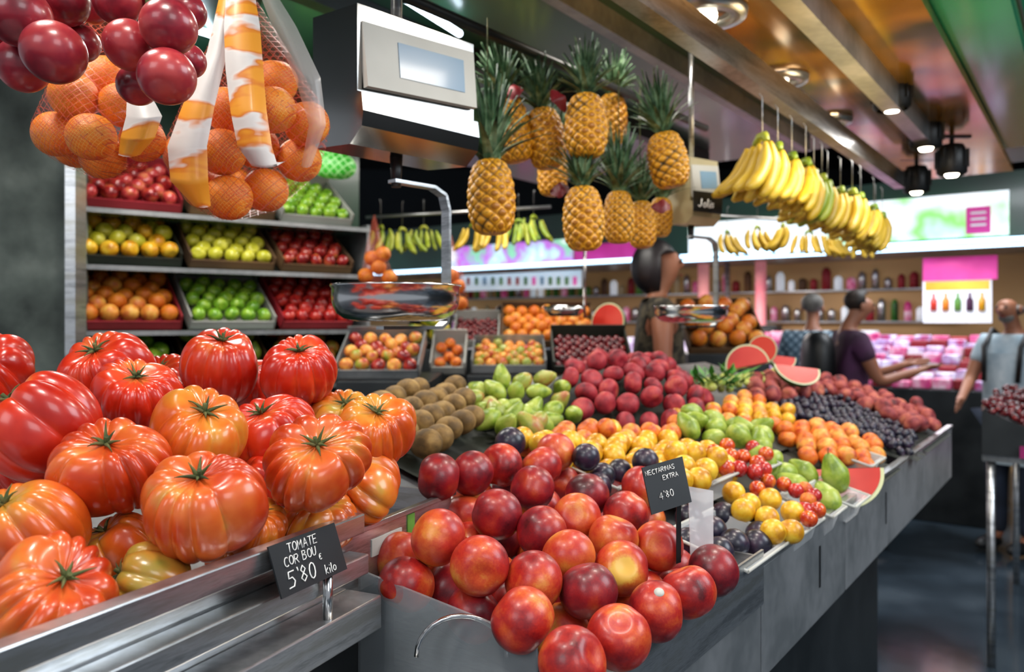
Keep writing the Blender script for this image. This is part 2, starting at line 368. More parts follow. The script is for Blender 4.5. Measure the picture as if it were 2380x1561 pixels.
b=B(); b.box((c1.x+.002,2.33,0),(.028,.005,0),(0,.06,0),(0,0,2.2)); struct(b.build('trim_4','steel'))
# ---------- shelf unit
S0=V((-1.43,2.6,0)); ES=V((.81,.59,0)).normalized(); NS=V((-ES.y,ES.x,0))
def sh(q,d,z): return S0+ES*q+NS*d+V((0,0,z))
b=B(); b.box(sh(-.9,.52,0),ES*2.15,NS*.04,V((0,0,2.46))); struct(b.build('wall_shelf','green_panel'))
e=empty('shelf_unit',sh(.5,.2,0),'steel and glass display shelving holding fruit boxes behind the tomatoes','shelving')
for z in (1.265,1.475,1.695,1.885):
    b=B(); b.box(sh(-.15,0,z-.014),ES*1.2,NS*.5,V((0,0,.01))); b.build('shelf','glass_shelf',e,bev=.001)
    b=B(); b.box(sh(-.15,-.014,z-.018),ES*1.2,NS*.012,V((0,0,.016))); b.build('front_rail','steel_dull',e)
b=B(); b.box(sh(-.17,.2,0),ES*.015,NS*.3,V((0,0,2.2))); b.build('side_panel','steel_dull',e)
b=B(); b.box(sh(1.05,.02,0),ES*.015,NS*.48,V((0,0,1.9))); b.build('side_panel','steel_dull',e)
TL=math.radians(33)
def fruitbox(q0,q1,z,kind,mats,D,card,label,flabel,cat,group,depth=.31,org=None,ax=None,ay=None,tilt=TL,name='apple'):
    ax=ax or ES; ay=ay or NS; o=org if org is not None else sh(q0,.02,z)
    up=ay*cs_(tilt)+Z*sn(tilt); nn=(Z*cs_(tilt)-ay*sn(tilt)); L=q1-q0; t=.006; hh=.05
    e=empty('fruit_box',o,label,'box')
    b=B(); b.box(o,ax*L,up*depth,nn*t); b.build('bottom',card,e)
    b=B(); b.box(o,ax*L,up*t,nn*hh*.7); b.build('front_side',card,e)
    b=B(); b.box(o+up*depth,ax*L,up*t,nn*hh*1.5); b.build('back_side',card,e)
    for oo in (o,o+ax*(L-t)): b=B(); b.box(oo,ax*t,up*depth,nn*hh*1.15); b.build('end_side',card,e)
    nx=int((L-.012)/D); gx=(L-.012)/nx; ny=max(1,int((depth-.01)/(D*.9)))
    for j in range(ny):
        m=nx-(j%2)
        for i in range(m):
            p=o+ax*(.006+gx*(i+.5+.5*(j%2)))+up*(.008+D*.5+j*D*.9)+nn*(D*.55+t+U(0,.35)*D*(1-.6*(j==0)))
            fruit(kind,random.choice(mats),p,D*.99,name,flabel,cat,group)
    return e
rows=[
(0,.33,1.885,'apple',['pink_apple','pink_apple','red_apple'],.058,'card_red','red box of pink apples, left end of top shelf','pinkish red apple in the red box at left end of top shelf','apple','pink apples in the top left box','apple'),
(.355,.665,1.885,'orb',['orange'],.07,'cardboard','box of oranges on top shelf, mostly hidden by orange bag','orange in top shelf box behind the hanging orange bag','orange','oranges on the top shelf','orange'),
(.69,.98,1.885,'apple',['green_apple'],.052,'card_white','pale box of green apples on top shelf right end','bright green apple in the box at right end of top shelf','apple','green apples on the top shelf','apple'),
(0,.33,1.695,'apple',['yellow_apple','yellow_apple','yellow_plum'],.062,'card_dark','black lined box of big yellow fruit, left of second shelf','large pale yellow quince like fruit in black lined box','quince','yellow fruit on the second shelf','quince'),
(.355,.665,1.695,'apple',['yellow_apple'],.056,'cardboard','cardboard box of yellow green apples in middle of second shelf','glossy yellow green apple in middle box of second shelf','apple','yellow apples on the second shelf','apple'),
(.69,.98,1.695,'apple',['red_apple'],.052,'cardboard','cardboard box of dark red apples, right of second shelf','dark red striped apple in right box of second shelf','apple','dark red apples on the second shelf','apple'),
(0,.33,1.475,'orb',['orange','apricot_pale','orange'],.062,'card_red','red printed box of oranges, left of third shelf','orange in the left box of the third shelf','orange','oranges on the third shelf','orange'),
(.355,.665,1.475,'apple',['green_apple'],.057,'card_white','white lined box of green apples in middle of third shelf','large green apple in white lined box of third shelf','apple','green apples on the third shelf','apple'),
(.69,.98,1.475,'apple',['tomato_red'],.054,'card_red','red box of bright red fruit, right of third shelf','bright red apple in red box of third shelf','apple','bright red apples on the third shelf','apple'),
(0,.33,1.265,'apple',['green_apple'],.07,'card_dark','box of green fruit on lowest shelf behind tomatoes, left','green apple on lowest shelf at left end','apple','green apples on lowest shelf','apple'),
(.355,.665,1.265,'pear',['pear_green'],.06,'cardboard','box of yellow green pears on lowest shelf behind tomatoes','yellow green pear on lowest shelf behind the tomatoes','pear','pears on the lowest shelf','pear'),
(.69,.98,1.265,'apple',['mango','red_apple'],.066,'card_dark','dark box of mixed red fruit on lowest shelf right','mottled red fruit on lowest shelf at right end','mango','mixed fruit on lowest shelf','mango')]
for r in rows: fruitbox(*r[:11],name=r[11])
for i,(px,py) in enumerate(((735,365),(775,385))):
    c=at(px,py,3.15); me=ball('net_sack',24,12,lambda t,p:(.09*(abs(cs_(p))**.6)*(1 if cs_(p)>0 else -1)*sn(t)**.6,.06*sn(p)*sn(t)**.6,.05*cs_(t)),'green_net')
    tag(obj('net_sack',me,loc=c,q=aim((.1,0,1))),('bright green net sack, left one above the green apples','bright green net sack, right one above the green apples')[i],'sack')
# ---------- main counter
def top(p,z0=1.07):
    w=(V((p[0],p[1],0))-P0).dot(N_); return V((p[0],p[1],z0+.27*w))
cq=[(.14,.935),(-.199,1.076),(-.075,1.27),(-.33,1.5)]+[tuple(cw(s,w,0)[:2]) for s,w in ((.05,.95),(2.1,.95),(2.1,0))]
b=B(); n=len(cq); tp=[top(p) for p in cq]; bt=[V((p[0],p[1],.93)) for p in cq]
b.quad(*tp[::-1]); b.quad(*bt)
for i in range(n): b.quad(tp[i],tp[(i+1)%n],bt[(i+1)%n],bt[i])
e=empty('display_counter',cw(.9,.4,0),'long sloping stainless steel fruit counter running away to the right','counter')
b.build('display_bed','steel_dull',e)
for s0,s1 in ((-.385,.02),(.025,.55),(.555,.98),(.985,1.5),(1.505,2.1)):
    b=B(); b.box(cw(s0,-.012,.93),E*(s1-s0),N_*.011,V((0,0,.185))); b.build('front_panel','steel_dull',e,bev=.001)
b=B(); b.box(cw(-.385,-.016,1.112),E*2.49,N_*.02,V((0,0,.01))); b.build('front_rim','steel',e,bev=.002)
b=B(); b.box(cw(-.3,.16,0),E*2.0,N_*.75,V((0,0,.93))); b.build('base_cabinet','dark_steel',e)
for s in (.35,.95):
    b=B(); b.box(cw(s,-.0135,.99),E*.008,N_*.002,V((0,0,.08))); b.build('vent_slot','black',e)
b=B(); b.box(cw(.0,-.01,1.07),E*.004,N_*.12,V((0,0,.065))); tag(b.build('bin_divider','steel'),'thin steel divider at the right corner of nectarine bin','divider')
b=B(); b.box(cw(-.45,-.022,1.06),E*.455,N_*.004,V((0,0,.085))); tag(b.build('bin_lip','steel'),'bright steel lip along the front of the nectarine bin','lip')
A=at(1250,1487,.835); Bp=at(838,1322,.985)
b=B(); dd=(Bp-A); nrm=V((-dd.y,dd.x,0)).normalized()*.004
A2,B2=V((A.x,A.y,.9)),V((Bp.x,Bp.y,.98))
b.quad(A,Bp,B2,A2); b.quad(A+nrm,A2+nrm,B2+nrm,Bp+nrm); b.quad(A,A+nrm,Bp+nrm,Bp); b.quad(A,A2,A2+nrm,A+nrm)
tag(b.build('clear_divider','acrylic'),'clear acrylic divider panel between nectarines and steel drawer','divider')
b=B(); sd=-nrm.normalized() if nrm.y<0 else nrm.normalized(); q0=V((A.x,A.y,.8))+sd*.075; q1=V((Bp.x,Bp.y,.8))+sd*.06
b.quad(q0,q1,V((q1.x,q1.y,1.13)),V((q0.x,q0.y,1.06))); b.quad(q0+sd*.004,V((q0.x,q0.y,1.06))+sd*.004,V((q1.x,q1.y,1.13))+sd*.004,q1+sd*.004)
tag(b.build('bin_wall','steel'),'steel end wall of nectarine bin behind the acrylic panel','panel')
# ---------- nectarines
NECT=[(1020,1108,'D','large dark red nectarine touching the right end of tomato tray'),(1095,1100,'D',0),(1165,1080,'M',0),(1258,1085,'M',0),(1292,1050,'L','pale orange and red nectarine at the back top of the heap'),
(1237,1135,'D',0),(1365,1150,'D',0),(1155,1195,'D','dark red nectarine with brownish blush, upper left of heap'),(1262,1240,'D','dull purple red nectarine in the centre of heap'),(1342,1203,'L','orange streaked red nectarine just right of the dull purple one'),
(1018,1250,'L','orange tinted nectarine beside the tomato tray corner'),(1140,1325,'M','big red and yellow speckled nectarine at left front above acrylic panel'),(1350,1370,'D','big dark purple red nectarine at centre front'),(1232,1345,'M',0),
(1445,1320,'S','nectarine with its yellow stem hollow facing the camera'),(1530,1268,'L','yellow flamed nectarine just below the black price sign'),(1455,1195,'M',0),(1492,1130,'L','orange red nectarine behind the price sign'),(1425,1250,'L',0),(1318,1290,'L',0),
(1658,1325,'D','dark crimson nectarine at far right corner of the bin'),(1600,1375,'M','speckled red nectarine second from right corner of the bin'),(1525,1420,'M','red nectarine carrying a small white oval sticker'),(1438,1480,'M','red nectarine touching the front rim beside the lowest one'),(1330,1538,'M','lowest orange red nectarine cut by bottom of the picture'),(1215,1440,'M','red nectarine leaning on the top corner of acrylic panel')]
NF=[(1310,1462),(1030,1350),(1085,1285),(940,1310),(1565,1325),(985,1345),(1185,1270),(1395,1290),(1100,1395),(1445,1405),(1190,1140),(1305,1125),(1100,1160),(1080,1200),(1240,1290),(1490,1380),(1380,1440),(1500,1210),(1420,1140),(1330,1090),(1220,1050),(1150,1360),(1270,1400),(1400,1210),(1300,1330),(1560,1380),(1260,1180),(1060,1310),(1200,1390),(1480,1270),(1400,1370),(1210,1210)]
P=[];info=[]
for x,y,m,l in NECT: P.append([hit(x,y,1.165,.3),.0335]); info.append((m,l))
for x,y in NF: P.append([hit(x,y,1.1,.3),.032]); info.append((random.choice('MDL'),0))
relax(P,25,(.5,1,.8))
for (p,r),(m,l) in zip(P,info):
    q=aim((0,-.8,.35)) if m=='S' else rq()
    mm={'M':'nect','D':'nect_dark','L':'nect_light','S':'nect_stem'}[m]
    o=fruit('nect',mm,p,.071,'nectarine',l or 'unmarked red nectarine among others in the foreground heap','nectarine','nectarines in the front bin',q)
    if l and 'sticker' in l:
        s=B(); s.lathe((0,0,0),[(.0001,.0012),(.009,.001),(.0095,0)],20); st=s.build('sticker','white_plastic'); dr=V((-.0,-.55,.83)).normalized()
        st.parent=o; o.rotation_quaternion=aim((1,0,0)); qi=o.rotation_quaternion.inverted(); st.scale=(9,9,13); st.rotation_mode='QUATERNION'; st.location=qi@(dr*.49); st.rotation_quaternion=qi@aim(dr)
# ---------- mid heaps
pl=lambda z0,k=.27:(lambda s,w:z0+k*w)
def mound(z0,c,rad,h,k=.27):
    return lambda s,w:z0+k*w+h*max(0,1-((s-c[0])**2+(w-c[1])**2)/rad**2)
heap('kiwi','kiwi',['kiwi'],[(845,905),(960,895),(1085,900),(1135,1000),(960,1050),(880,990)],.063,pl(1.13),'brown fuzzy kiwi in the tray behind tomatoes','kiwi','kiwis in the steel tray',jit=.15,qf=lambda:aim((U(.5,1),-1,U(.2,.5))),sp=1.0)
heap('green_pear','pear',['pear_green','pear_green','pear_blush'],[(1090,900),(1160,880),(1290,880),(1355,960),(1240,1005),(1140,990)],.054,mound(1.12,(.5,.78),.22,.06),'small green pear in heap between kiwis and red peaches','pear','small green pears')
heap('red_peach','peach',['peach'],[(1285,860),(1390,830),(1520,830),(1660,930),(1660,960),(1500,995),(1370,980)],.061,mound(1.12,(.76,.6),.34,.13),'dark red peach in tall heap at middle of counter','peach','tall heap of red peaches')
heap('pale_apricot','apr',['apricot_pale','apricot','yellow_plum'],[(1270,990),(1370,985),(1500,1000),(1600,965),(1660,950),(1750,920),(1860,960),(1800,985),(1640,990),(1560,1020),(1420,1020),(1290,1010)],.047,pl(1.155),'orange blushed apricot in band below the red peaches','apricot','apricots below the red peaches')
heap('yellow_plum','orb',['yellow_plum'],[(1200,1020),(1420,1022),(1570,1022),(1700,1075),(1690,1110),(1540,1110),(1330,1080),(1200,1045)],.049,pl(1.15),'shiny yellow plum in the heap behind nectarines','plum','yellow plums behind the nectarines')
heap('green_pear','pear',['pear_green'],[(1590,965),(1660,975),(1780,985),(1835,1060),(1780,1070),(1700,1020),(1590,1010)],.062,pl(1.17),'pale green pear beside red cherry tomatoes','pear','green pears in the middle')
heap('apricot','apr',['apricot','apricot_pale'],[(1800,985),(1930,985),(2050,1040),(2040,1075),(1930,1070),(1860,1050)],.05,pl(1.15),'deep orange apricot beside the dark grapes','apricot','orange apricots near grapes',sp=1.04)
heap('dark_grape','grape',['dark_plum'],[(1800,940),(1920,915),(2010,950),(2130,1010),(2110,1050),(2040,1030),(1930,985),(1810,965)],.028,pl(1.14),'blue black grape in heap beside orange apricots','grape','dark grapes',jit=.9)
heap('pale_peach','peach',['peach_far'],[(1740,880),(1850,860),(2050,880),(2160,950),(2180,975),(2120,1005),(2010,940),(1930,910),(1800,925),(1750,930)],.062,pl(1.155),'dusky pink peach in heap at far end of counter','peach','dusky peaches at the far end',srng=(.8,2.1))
heap('green_grape','grape',['grape_green'],[(1620,880),(1800,865),(1800,885),(1640,905)],.03,pl(1.16),'green grape behind the watermelon pieces','grape','green grapes behind peaches',wrng=(.1,.95),srng=(.6,2.1),liner=False)
def put(name,kind,m,px,py,z0,D,label,cat,group=None,q=None): return fruit(kind,m,hit(px,py,z0),D,name,label,cat,group,q)
def putset(name,kind,ms,pts,z0,D,label,cat,group):
    P=[[hit(x,y,z0),D*.48] for x,y in pts]; relax(P,15)
    for p,_ in P: fruit(kind,random.choice(ms),p,D,name,label,cat,group)
put('dark_plum','orb','dark_plum',1186,1028,1.18,.056,'single black plum left of the yellow plums','plum')
put('dark_plum','orb','dark_plum',1362,1062,1.185,.05,'single black plum among yellow plums, left one','plum')
put('dark_plum','orb','dark_plum',1500,1072,1.185,.05,'black plum directly behind the price sign','plum')
putset('dark_plum','orb',['dark_plum'],[(1400,1105),(1445,1098),(1480,1115),(1390,1130)],1.15,.048,'black plum half hidden behind nectarines','plum','black plums behind the nectarines')
putset('dark_plum','orb',['dark_plum'],[(1690,1200),(1735,1210),(1650,1230),(1700,1255),(1748,1262),(1622,1215),(1610,1265),(1660,1280),(1765,1245)],1.13,.05,'black plum in clear plastic tub behind right nectarines','plum','black plums in the tub')
putset('yellow_plum','orb',['yellow_plum'],[(1705,1145),(1770,1200),(1790,1160),(1842,1190),(1800,1235),(1835,1235),(1740,1172),(1740,1190)],1.155,.043,'yellow plum in tub at the counter front','plum','yellow plums in front tub')
putset('yellow_plum','orb',['yellow_plum'],[(1570,1050),(1615,1052),(1590,1085),(1640,1092),(1665,1062),(1620,1115),(1585,1115)],1.19,.046,'yellow plum in raised tub right of the price sign','plum','yellow plums in rear tub')
putset('cherry_tomato','small',['cherry_tom','tomato_red'],[(1660,1050),(1690,1035),(1720,1025),(1750,1040),(1780,1055),(1700,1060),(1725,1062),(1760,1075),(1690,1085),(1720,1090),(1745,1095),(1775,1090),(1670,1075)],1.175,.034,'small red cherry tomato in tub beside green pears','tomato','cherry tomatoes in rear tub')
putset('cherry_tomato','small',['cherry_tom','apricot','tomato_red'],[(1785,1118),(1822,1125),(1872,1138),(1878,1162),(1880,1205),(1850,1140),(1760,1135),(1870,1185),(1900,1185),(1890,1150)],1.16,.031,'orange red cherry tomato in front tub beside yellow plums','tomato','cherry tomatoes in front tub')
putset('green_pear','pear',['pear_green'],[(1820,1100),(1870,1098),(1925,1160),(1790,1075),(1850,1130)],1.135,.06,'green pear lying beside the watermelon slice','pear','pears beside watermelon slice')
o=put('green_pear','pear','pear_green',1942,1105,1.15,.07,'upright green pear standing against the watermelon slice','pear',q=aim((-.35,0,1)))
s=B(); s.tube([(0,0,.7),(.03,0,.85),(.08,0,.92)],[.02,.015,.02],6); st=s.build('stem','calyx'); st.parent=o
def tub(px,py,z0,ls,lw,h,label):
    c=hit(px,py,z0); b=B(); sl=N_*1+Z*.27; i=.014
    cor=((-1,-1),(1,-1),(1,1),(-1,1))
    bot=[c+E*(x*(ls*.5-i))+sl*(y*(lw*.5-i)) for x,y in cor]
    tp=[c+E*(x*ls*.5)+sl*(y*lw*.5)+Z*h for x,y in cor]
    tr=[c+E*(x*(ls*.5+.008))+sl*(y*(lw*.5+.008))+Z*h for x,y in cor]
    b.quad(*bot)
    for k in range(4): b.quad(bot[k],bot[(k+1)%4],tp[(k+1)%4],tp[k]); b.quad(tp[k],tp[(k+1)%4],tr[(k+1)%4],tr[k])
    e=tag(b.build('plastic_tub','plastic_clear'),label,'tub')
    b=B(); b.tube(tr+[tr[0]],.003,6); b.build('rim','white_plastic',e)
tub(1695,1325,1.085,.19,.12,.055,'clear ribbed plastic tub holding black plums')
tub(1815,1262,1.085,.13,.1,.055,'clear plastic tub of yellow plums at counter front')
tub(1888,1222,1.085,.09,.09,.05,'clear plastic tub of cherry tomatoes beside yellow plums')
tub(1625,1142,1.12,.14,.1,.05,'clear plastic tub of yellow plums behind the front tubs')
tub(1728,1118,1.11,.13,.1,.05,'clear plastic tub of red cherry tomatoes')
tub(1430,1150,1.09,.17,.1,.05,'clear tub of black plums behind the nectarines')
tub(1945,1190,1.085,.12,.09,.045,'clear plastic tub under the upright pear')
tub(1985,1095,1.11,.14,.1,.045,'clear plastic tub under the orange apricots')
def melon(c,D,nrm,dp,label,half=False,roll=0):
    n=48; b=B(); R=D/2; rng=n if not half else n//2; arc=[2*PI*k/n for k in range(rng+ (0 if not half else 1))]; rings=8
    def P_(t,f,dz): return V((cs_(t)*R*f,sn(t)*R*f,dz))
    q=aim(nrm,roll)
    for k in range(len(arc)-(1 if half else 0)):
        t0=arc[k]; t1=arc[(k+1)%len(arc)]
        for i in range(rings):
            a0_,a1_=PI/2*i/rings,PI/2*(i+1)/rings
            b.quad(P_(t0,cs_(a0_),-dp*sn(a0_)),P_(t0,cs_(a1_),-dp*sn(a1_)),P_(t1,cs_(a1_),-dp*sn(a1_)),P_(t1,cs_(a0_),-dp*sn(a0_)))
    b.sm=[True]*len(b.f)
    root=b.build('watermelon_piece','rind'); root.location=c; root.rotation_mode='QUATERNION'; root.rotation_quaternion=q; tag(root,label,'watermelon')
    f1=B(); f1.quad(*[P_(t,1,0) for t in arc]); 
    if half: f1.quad(*[P_(0 if x>0 else PI,cs_(a),-dp*sn(a)) for x,a in [(1,PI/2*i/6) for i in range(7)]+[(-1,PI/2*(6-i)/6) for i in range(1,7)]])
    w=f1.build('rind_edge','rind_white'); w.parent=root
    f2=B(); f2.quad(*[P_(t,.92,.0015) for t in arc])
    if half: f2.quad(*[P_(0 if x>0 else PI,cs_(a)*.92,-dp*.85*sn(a))+V((0,-.0015,0)) for x,a in [(1,PI/2*i/6) for i in range(7)]+[(-1,PI/2*(6-i)/6) for i in range(1,7)]])
    g=f2.build('flesh','flesh'); g.parent=root
melon(hit(1945,1090,1.15),.2,(-.25,-.75,.6),.05,'red watermelon slice lying at the counter front edge by the pear',True,PI*.93)
melon(at(1412,748,3.45),.17,(-.62,-.75,.15),.07,'upright half watermelon beside the woman',False)
melon(at(1738,850,2.55),.14,(-.2,-.9,.15),.06,'red watermelon piece left of the others on the counter',True)
melon(at(1772,812,2.75),.1,(-.5,-.8,.1),.05,'narrow upright watermelon piece behind the left one')
melon(at(1818,828,2.8),.1,(.1,-.7,.5),.05,'small watermelon wedge in the middle of the pieces',True,PI)
melon(at(1852,852,2.7),.16,(.1,-.6,.6),.05,'wide flat watermelon piece at right of the pieces',True,PI)
b=B()
for k in range(110):
    c=at(U(1600,1730),U(865,905),2.4+U(0,.2)); t=U(0,6.28); d=V((cs_(t),sn(t)*.5,U(.1,.6))).normalized()*U(.03,.07); w_=d.cross(Z).normalized()*.01
    b.quad(c,c+d*.5+w_,c+d,c+d*.5-w_)
tag(b.build('leafy_greens','leaf'),'bunch of green leaves between peaches and watermelon','herbs',kind='stuff')
# ---------- tomato tray
ET=V((.418,.909,0)); NT=V((-.909,.418,0)); BT=V((-.183,.96,0))
def tt(t,w,z): return BT+ET*t+NT*w+V((0,0,z))
e=empty('tomato_tray',tt(-.2,.2,1.15),'stainless steel tray holding ribbed tomatoes with small stickers','tray')
b=B(); b.box(tt(-.85,.02,1.165),ET*1.11,NT*.62,V((0,0,.006))); b.build('tray_floor','steel_dull',e)
b=B(); b.box(tt(-.85,.02,1.165),ET*1.11,NT*.004,Z*.079); b.build('front_wall','steel',e,bev=.001)
b=B(); b.box(tt(-.85,.014,1.238),ET*1.115,NT*.01,Z*.007); b.build('lip','steel',e,bev=.001)
b=B(); b.box(tt(.256,.02,1.165),ET*.004,NT*.62,Z*.079); b.build('side_wall','steel',e)
b=B(); b.box(tt(.05,.0185,1.2),ET*.07,NT*.0015,Z*.022); b.build('sticker','white_plastic',e)
b=B(); b.box(tt(.135,.0185,1.205),ET*.018,NT*.0015,Z*.03); b.build('sticker','leaf',e)
e=empty('rail_rack',tt(-.3,-.01,1.0),'stainless slide rails of the rack under the tomato tray','rack')
b=B(); b.box(tt(-.75,-.006,1.246),ET*.75,NT*.02,Z*.024); b.build('price_rail','steel',e,bev=.002)
b=B(); b.box(tt(-.8,-.012,1.198),ET*.8,NT*.03,Z*.024); b.build('rail','steel',e,bev=.002)
b=B(); b.box(tt(-.8,-.03,1.135),ET*.8,NT*.05,Z*.04); b.build('rail','steel',e,bev=.002)
b=B(); b.box(tt(-.8,.02,.9),ET*.88,NT*.5,Z*.26); b.build('rack_body','dark_steel',e)
b=B(); b.tube([tt(-.09,-.02,1.17),tt(-.09,-.02,1.225)],.0055,12); b.build('peg','chrome',e)
b=B(); b.box(tt(-.4,-.17,.85),ET*.36,NT*.12,Z*.21)
tag(b.build('steel_drawer','steel',bev=.008),'steel drawer corner below the tomato rack','drawer')
b=B(); c=at(1070,1575,.86); b.tube([c+V((.05*cs_(t),0.02,.045*sn(t)+.015)) for t in [PI*k/14 for k in range(15)]],.003,8)
tag(b.build('drawer_handle','chrome'),'curved steel handle seen through acrylic divider','handle')
b=B(); b.box(tt(-.02,-.3,.5),ET*.12,NT*.3,Z*.53); tag(b.build('lower_cabinet','steel',bev=.004),'low steel cabinet below the clear divider','cabinet')
TT=[(-30,870,200,1.05,-20,830,0,'red','red ribbed tomato cut by left picture edge, behind the big one'),
(100,985,250,.88,5,915,2,'red','huge red ribbed tomato at left edge, stem facing left'),
(248,862,200,1.08,235,805,0,'red','red ribbed tomato at top left of the heap'),
(318,918,195,1.0,340,858,1,'red','red tomato below and right of the top left one'),
(495,868,185,1.15,512,800,2,'red','smooth pear shouldered red tomato, tallest in top row'),
(705,880,178,1.16,715,822,0,'red','orange red tomato at the top right of heap'),
(385,890,160,1.25,375,838,3,'red','red tomato peeking out behind the top row, left'),
(588,895,150,1.28,590,830,1,'red','red tomato wedged between the tallest and the top right one'),
(272,1005,160,1.05,232,955,1,'red','red tomato partly hidden in the middle left'),
(238,1100,258,.83,248,1018,1,'mid','wide orange red tomato with tufted stem, left middle'),
(458,1015,232,.93,505,950,2,'orange','orange tomato with stem at upper right, centre of heap'),
(622,1015,205,1.03,605,945,1,'red','red tomato behind centre with flat dried stem'),
(733,1090,245,.9,757,1032,3,'mid','wide deeply ribbed tomato with long green stem'),
(870,1020,190,1.07,882,962,0,'orange','orange tomato at right of heap with dark stem'),
(792,965,160,1.17,800,910,1,'orange','orange tomato just behind the right hand orange one'),
(455,1198,275,.79,462,1105,0,'mid','largest front tomato with ribbed pumpkin shape resting on rail'),
(85,1220,255,.78,40,1138,2,'orange','orange yellow tomato at left edge, lower middle'),
(125,1400,300,.69,225,1325,3,'mid','nearest wide tomato at lower left resting on rail'),
(640,1215,165,.86,690,1150,1,'orange','orange tomato low behind the front rail, right of largest one'),
(280,1275,190,.84,230,1210,0,'orange','dull orange tomato tucked under the left ones'),
(365,1325,185,.775,262,1305,2,'green','yellow green tinged tomato beside front rail'),
(945,1145,190,1.0,880,1108,3,'orange','orange tomato at the right end of tray, stem left'),
(815,1210,185,.93,850,1130,1,'orange','orange tomato low in tray near the price sign'),
(600,1125,150,.98,560,1080,4,'red','red tomato hidden between largest and widest tomato'),
(845,1120,150,1.08,850,1050,0,'green','greenish tomato showing between the right hand ones'),
(430,935,150,1.15,430,900,1,'red','red tomato mostly hidden behind the centre orange one'),
(375,1080,140,.97,350,1030,4,'red','red tomato in gap between left and centre ones'),
(60,1090,170,.98,20,1050,0,'red','deep red tomato in the gap at the left edge'),
(690,960,150,1.2,690,920,4,'red','red tomato in shade behind the flat stemmed one'),
(200,1500,200,.73,150,1450,2,'orange','orange tomato lowest at left, seen under the near one'),
(560,1290,150,.9,560,1240,4,'orange','orange tomato behind the rail below the heap'),
(150,1300,160,.9,100,1250,1,'mid','shadowed tomato between the two left edge ones')]
P=[[at(x,y,Y),w*Y/F*.435] for x,y,w,Y,*_ in TT]
relax(P,12)
for i,((p,r),(x,y,w,Y,sx,sy,mv,mc,lab)) in enumerate(zip(P,TT)):
    D=w*Y/F; R=w*.42; dx=(sx-x)/R; dz=(y-sy)/R; l=math.hypot(dx,dz)
    if l>.93: dx*=.93/l; dz*=.93/l
    ax=V((dx,-math.sqrt(max(0,1-dx*dx-dz*dz)),dz)); ax=(ax+V((0,0,.25))).normalized()
    w0=(p-BT).dot(NT)
    if w0<.075 and p.z<1.3: p+=NT*(.075-w0)*.6
    o=obj('beefsteak_tomato',TOM[mv],'tom_'+mc,loc=p,q=aim(ax,U(0,6.28)),sc=D); tag(o,lab,'tomato','ribbed beefsteak tomatoes')
    H=(.82,.76,.9,.72,.95)[mv]
    c=obj('calyx',CAL[i%4]); c.parent=o; c.location=(0,0,.5*H-.115); c.rotation_euler=(0,0,U(0,6))
# ---------- hand-lettered signs
def ell(x,y,a,b_,n=10): return [(x+a*cs_(PI/2+2*PI*k/n),y+b_*sn(PI/2+2*PI*k/n)) for k in range(n+1)]
Cst=[(.42+.36*cs_(math.radians(a)),.5+.5*sn(math.radians(a))) for a in range(50,315,29)]
G={'T':[[(0,1),(.7,.97)],[(.35,1),(.33,0)]],'O':[ell(.35,.5,.33,.48)],'M':[[(0,0),(.05,1),(.35,.4),(.65,1),(.7,0)]],'A':[[(0,0),(.35,1),(.68,0)],[(.12,.36),(.58,.4)]],
'E':[[(.6,1),(.03,1),(0,0),(.6,.02)],[(0,.5),(.5,.52)]],'C':[Cst],'R':[[(0,0),(0,1),(.45,1),(.6,.8),(.45,.55),(0,.5)],[(.25,.5),(.65,0)]],
'B':[[(0,0),(0,1),(.45,.95),(.5,.7),(.05,.52),(.55,.45),(.6,.15),(.4,0),(0,0)]],'U':[[(0,1),(.02,.3),(.15,.03),(.42,.03),(.58,.3),(.6,1)]],'N':[[(0,0),(0,1),(.58,0),(.62,1)]],'I':[[(.1,0),(.12,1)]],
'S':[[(.6,.9),(.4,1),(.1,.95),(.02,.75),(.3,.52),(.58,.3),(.5,.05),(.2,0),(0,.12)]],'X':[[(0,0),(.6,1)],[(0,1),(.6,0)]],'k':[[(0,0),(0,1)],[(.4,.6),(0,.28),(.45,0)]],'i':[[(.1,0),(.1,.55)],[(.1,.8),(.13,.85)]],
'l':[[(.1,1),(.1,.1),(.25,0)]],'o':[ell(.25,.27,.22,.27)],'5':[[(.6,1),(.1,1),(.05,.6),(.4,.62),(.6,.35),(.45,.05),(0,.02)]],'8':[[(.3,.52),(.08,.75),(.3,1),(.52,.75),(.3,.52),(.05,.25),(.3,0),(.58,.25),(.3,.52)]],
'0':[ell(.3,.5,.28,.5)],'4':[[(.45,0),(.45,1),(0,.35),(.65,.35)]],"'":[[(.16,.8),(.1,1.05)]],'€':[Cst,[(0,.6),(.45,.6)],[(0,.42),(.4,.42)]],'J':[[(.5,1),(.5,.2),(.3,0),(.05,.15)]],'s':[[(.4,.5),(.1,.5),(.1,.32),(.38,.25),(.35,.02),(0,.02)]]}
WD={'i':.3,'l':.38,'I':.35,"'":.32,' ':.5,'k':.6,'o':.62,'s':.6,'M':.95}
def ink(s,size,org,ux,uy,par,r=.0006,slope=0):
    ux=V(ux).normalized(); uy=V(uy); uy=(uy-ux*uy.dot(ux)).normalized(); n=ux.cross(uy); b=B(); x=0
    for ch in s:
        jy=U(-.06,.06)
        for st in G.get(ch,[]):
            b.tube([V(org)+ux*((x+a+c*.12)*size)+uy*((c+jy+slope*x)*size)+n*.001 for a,c in st],r,5)
        x+=WD.get(ch,.86)
    return b.build('lettering','white_ink',par)
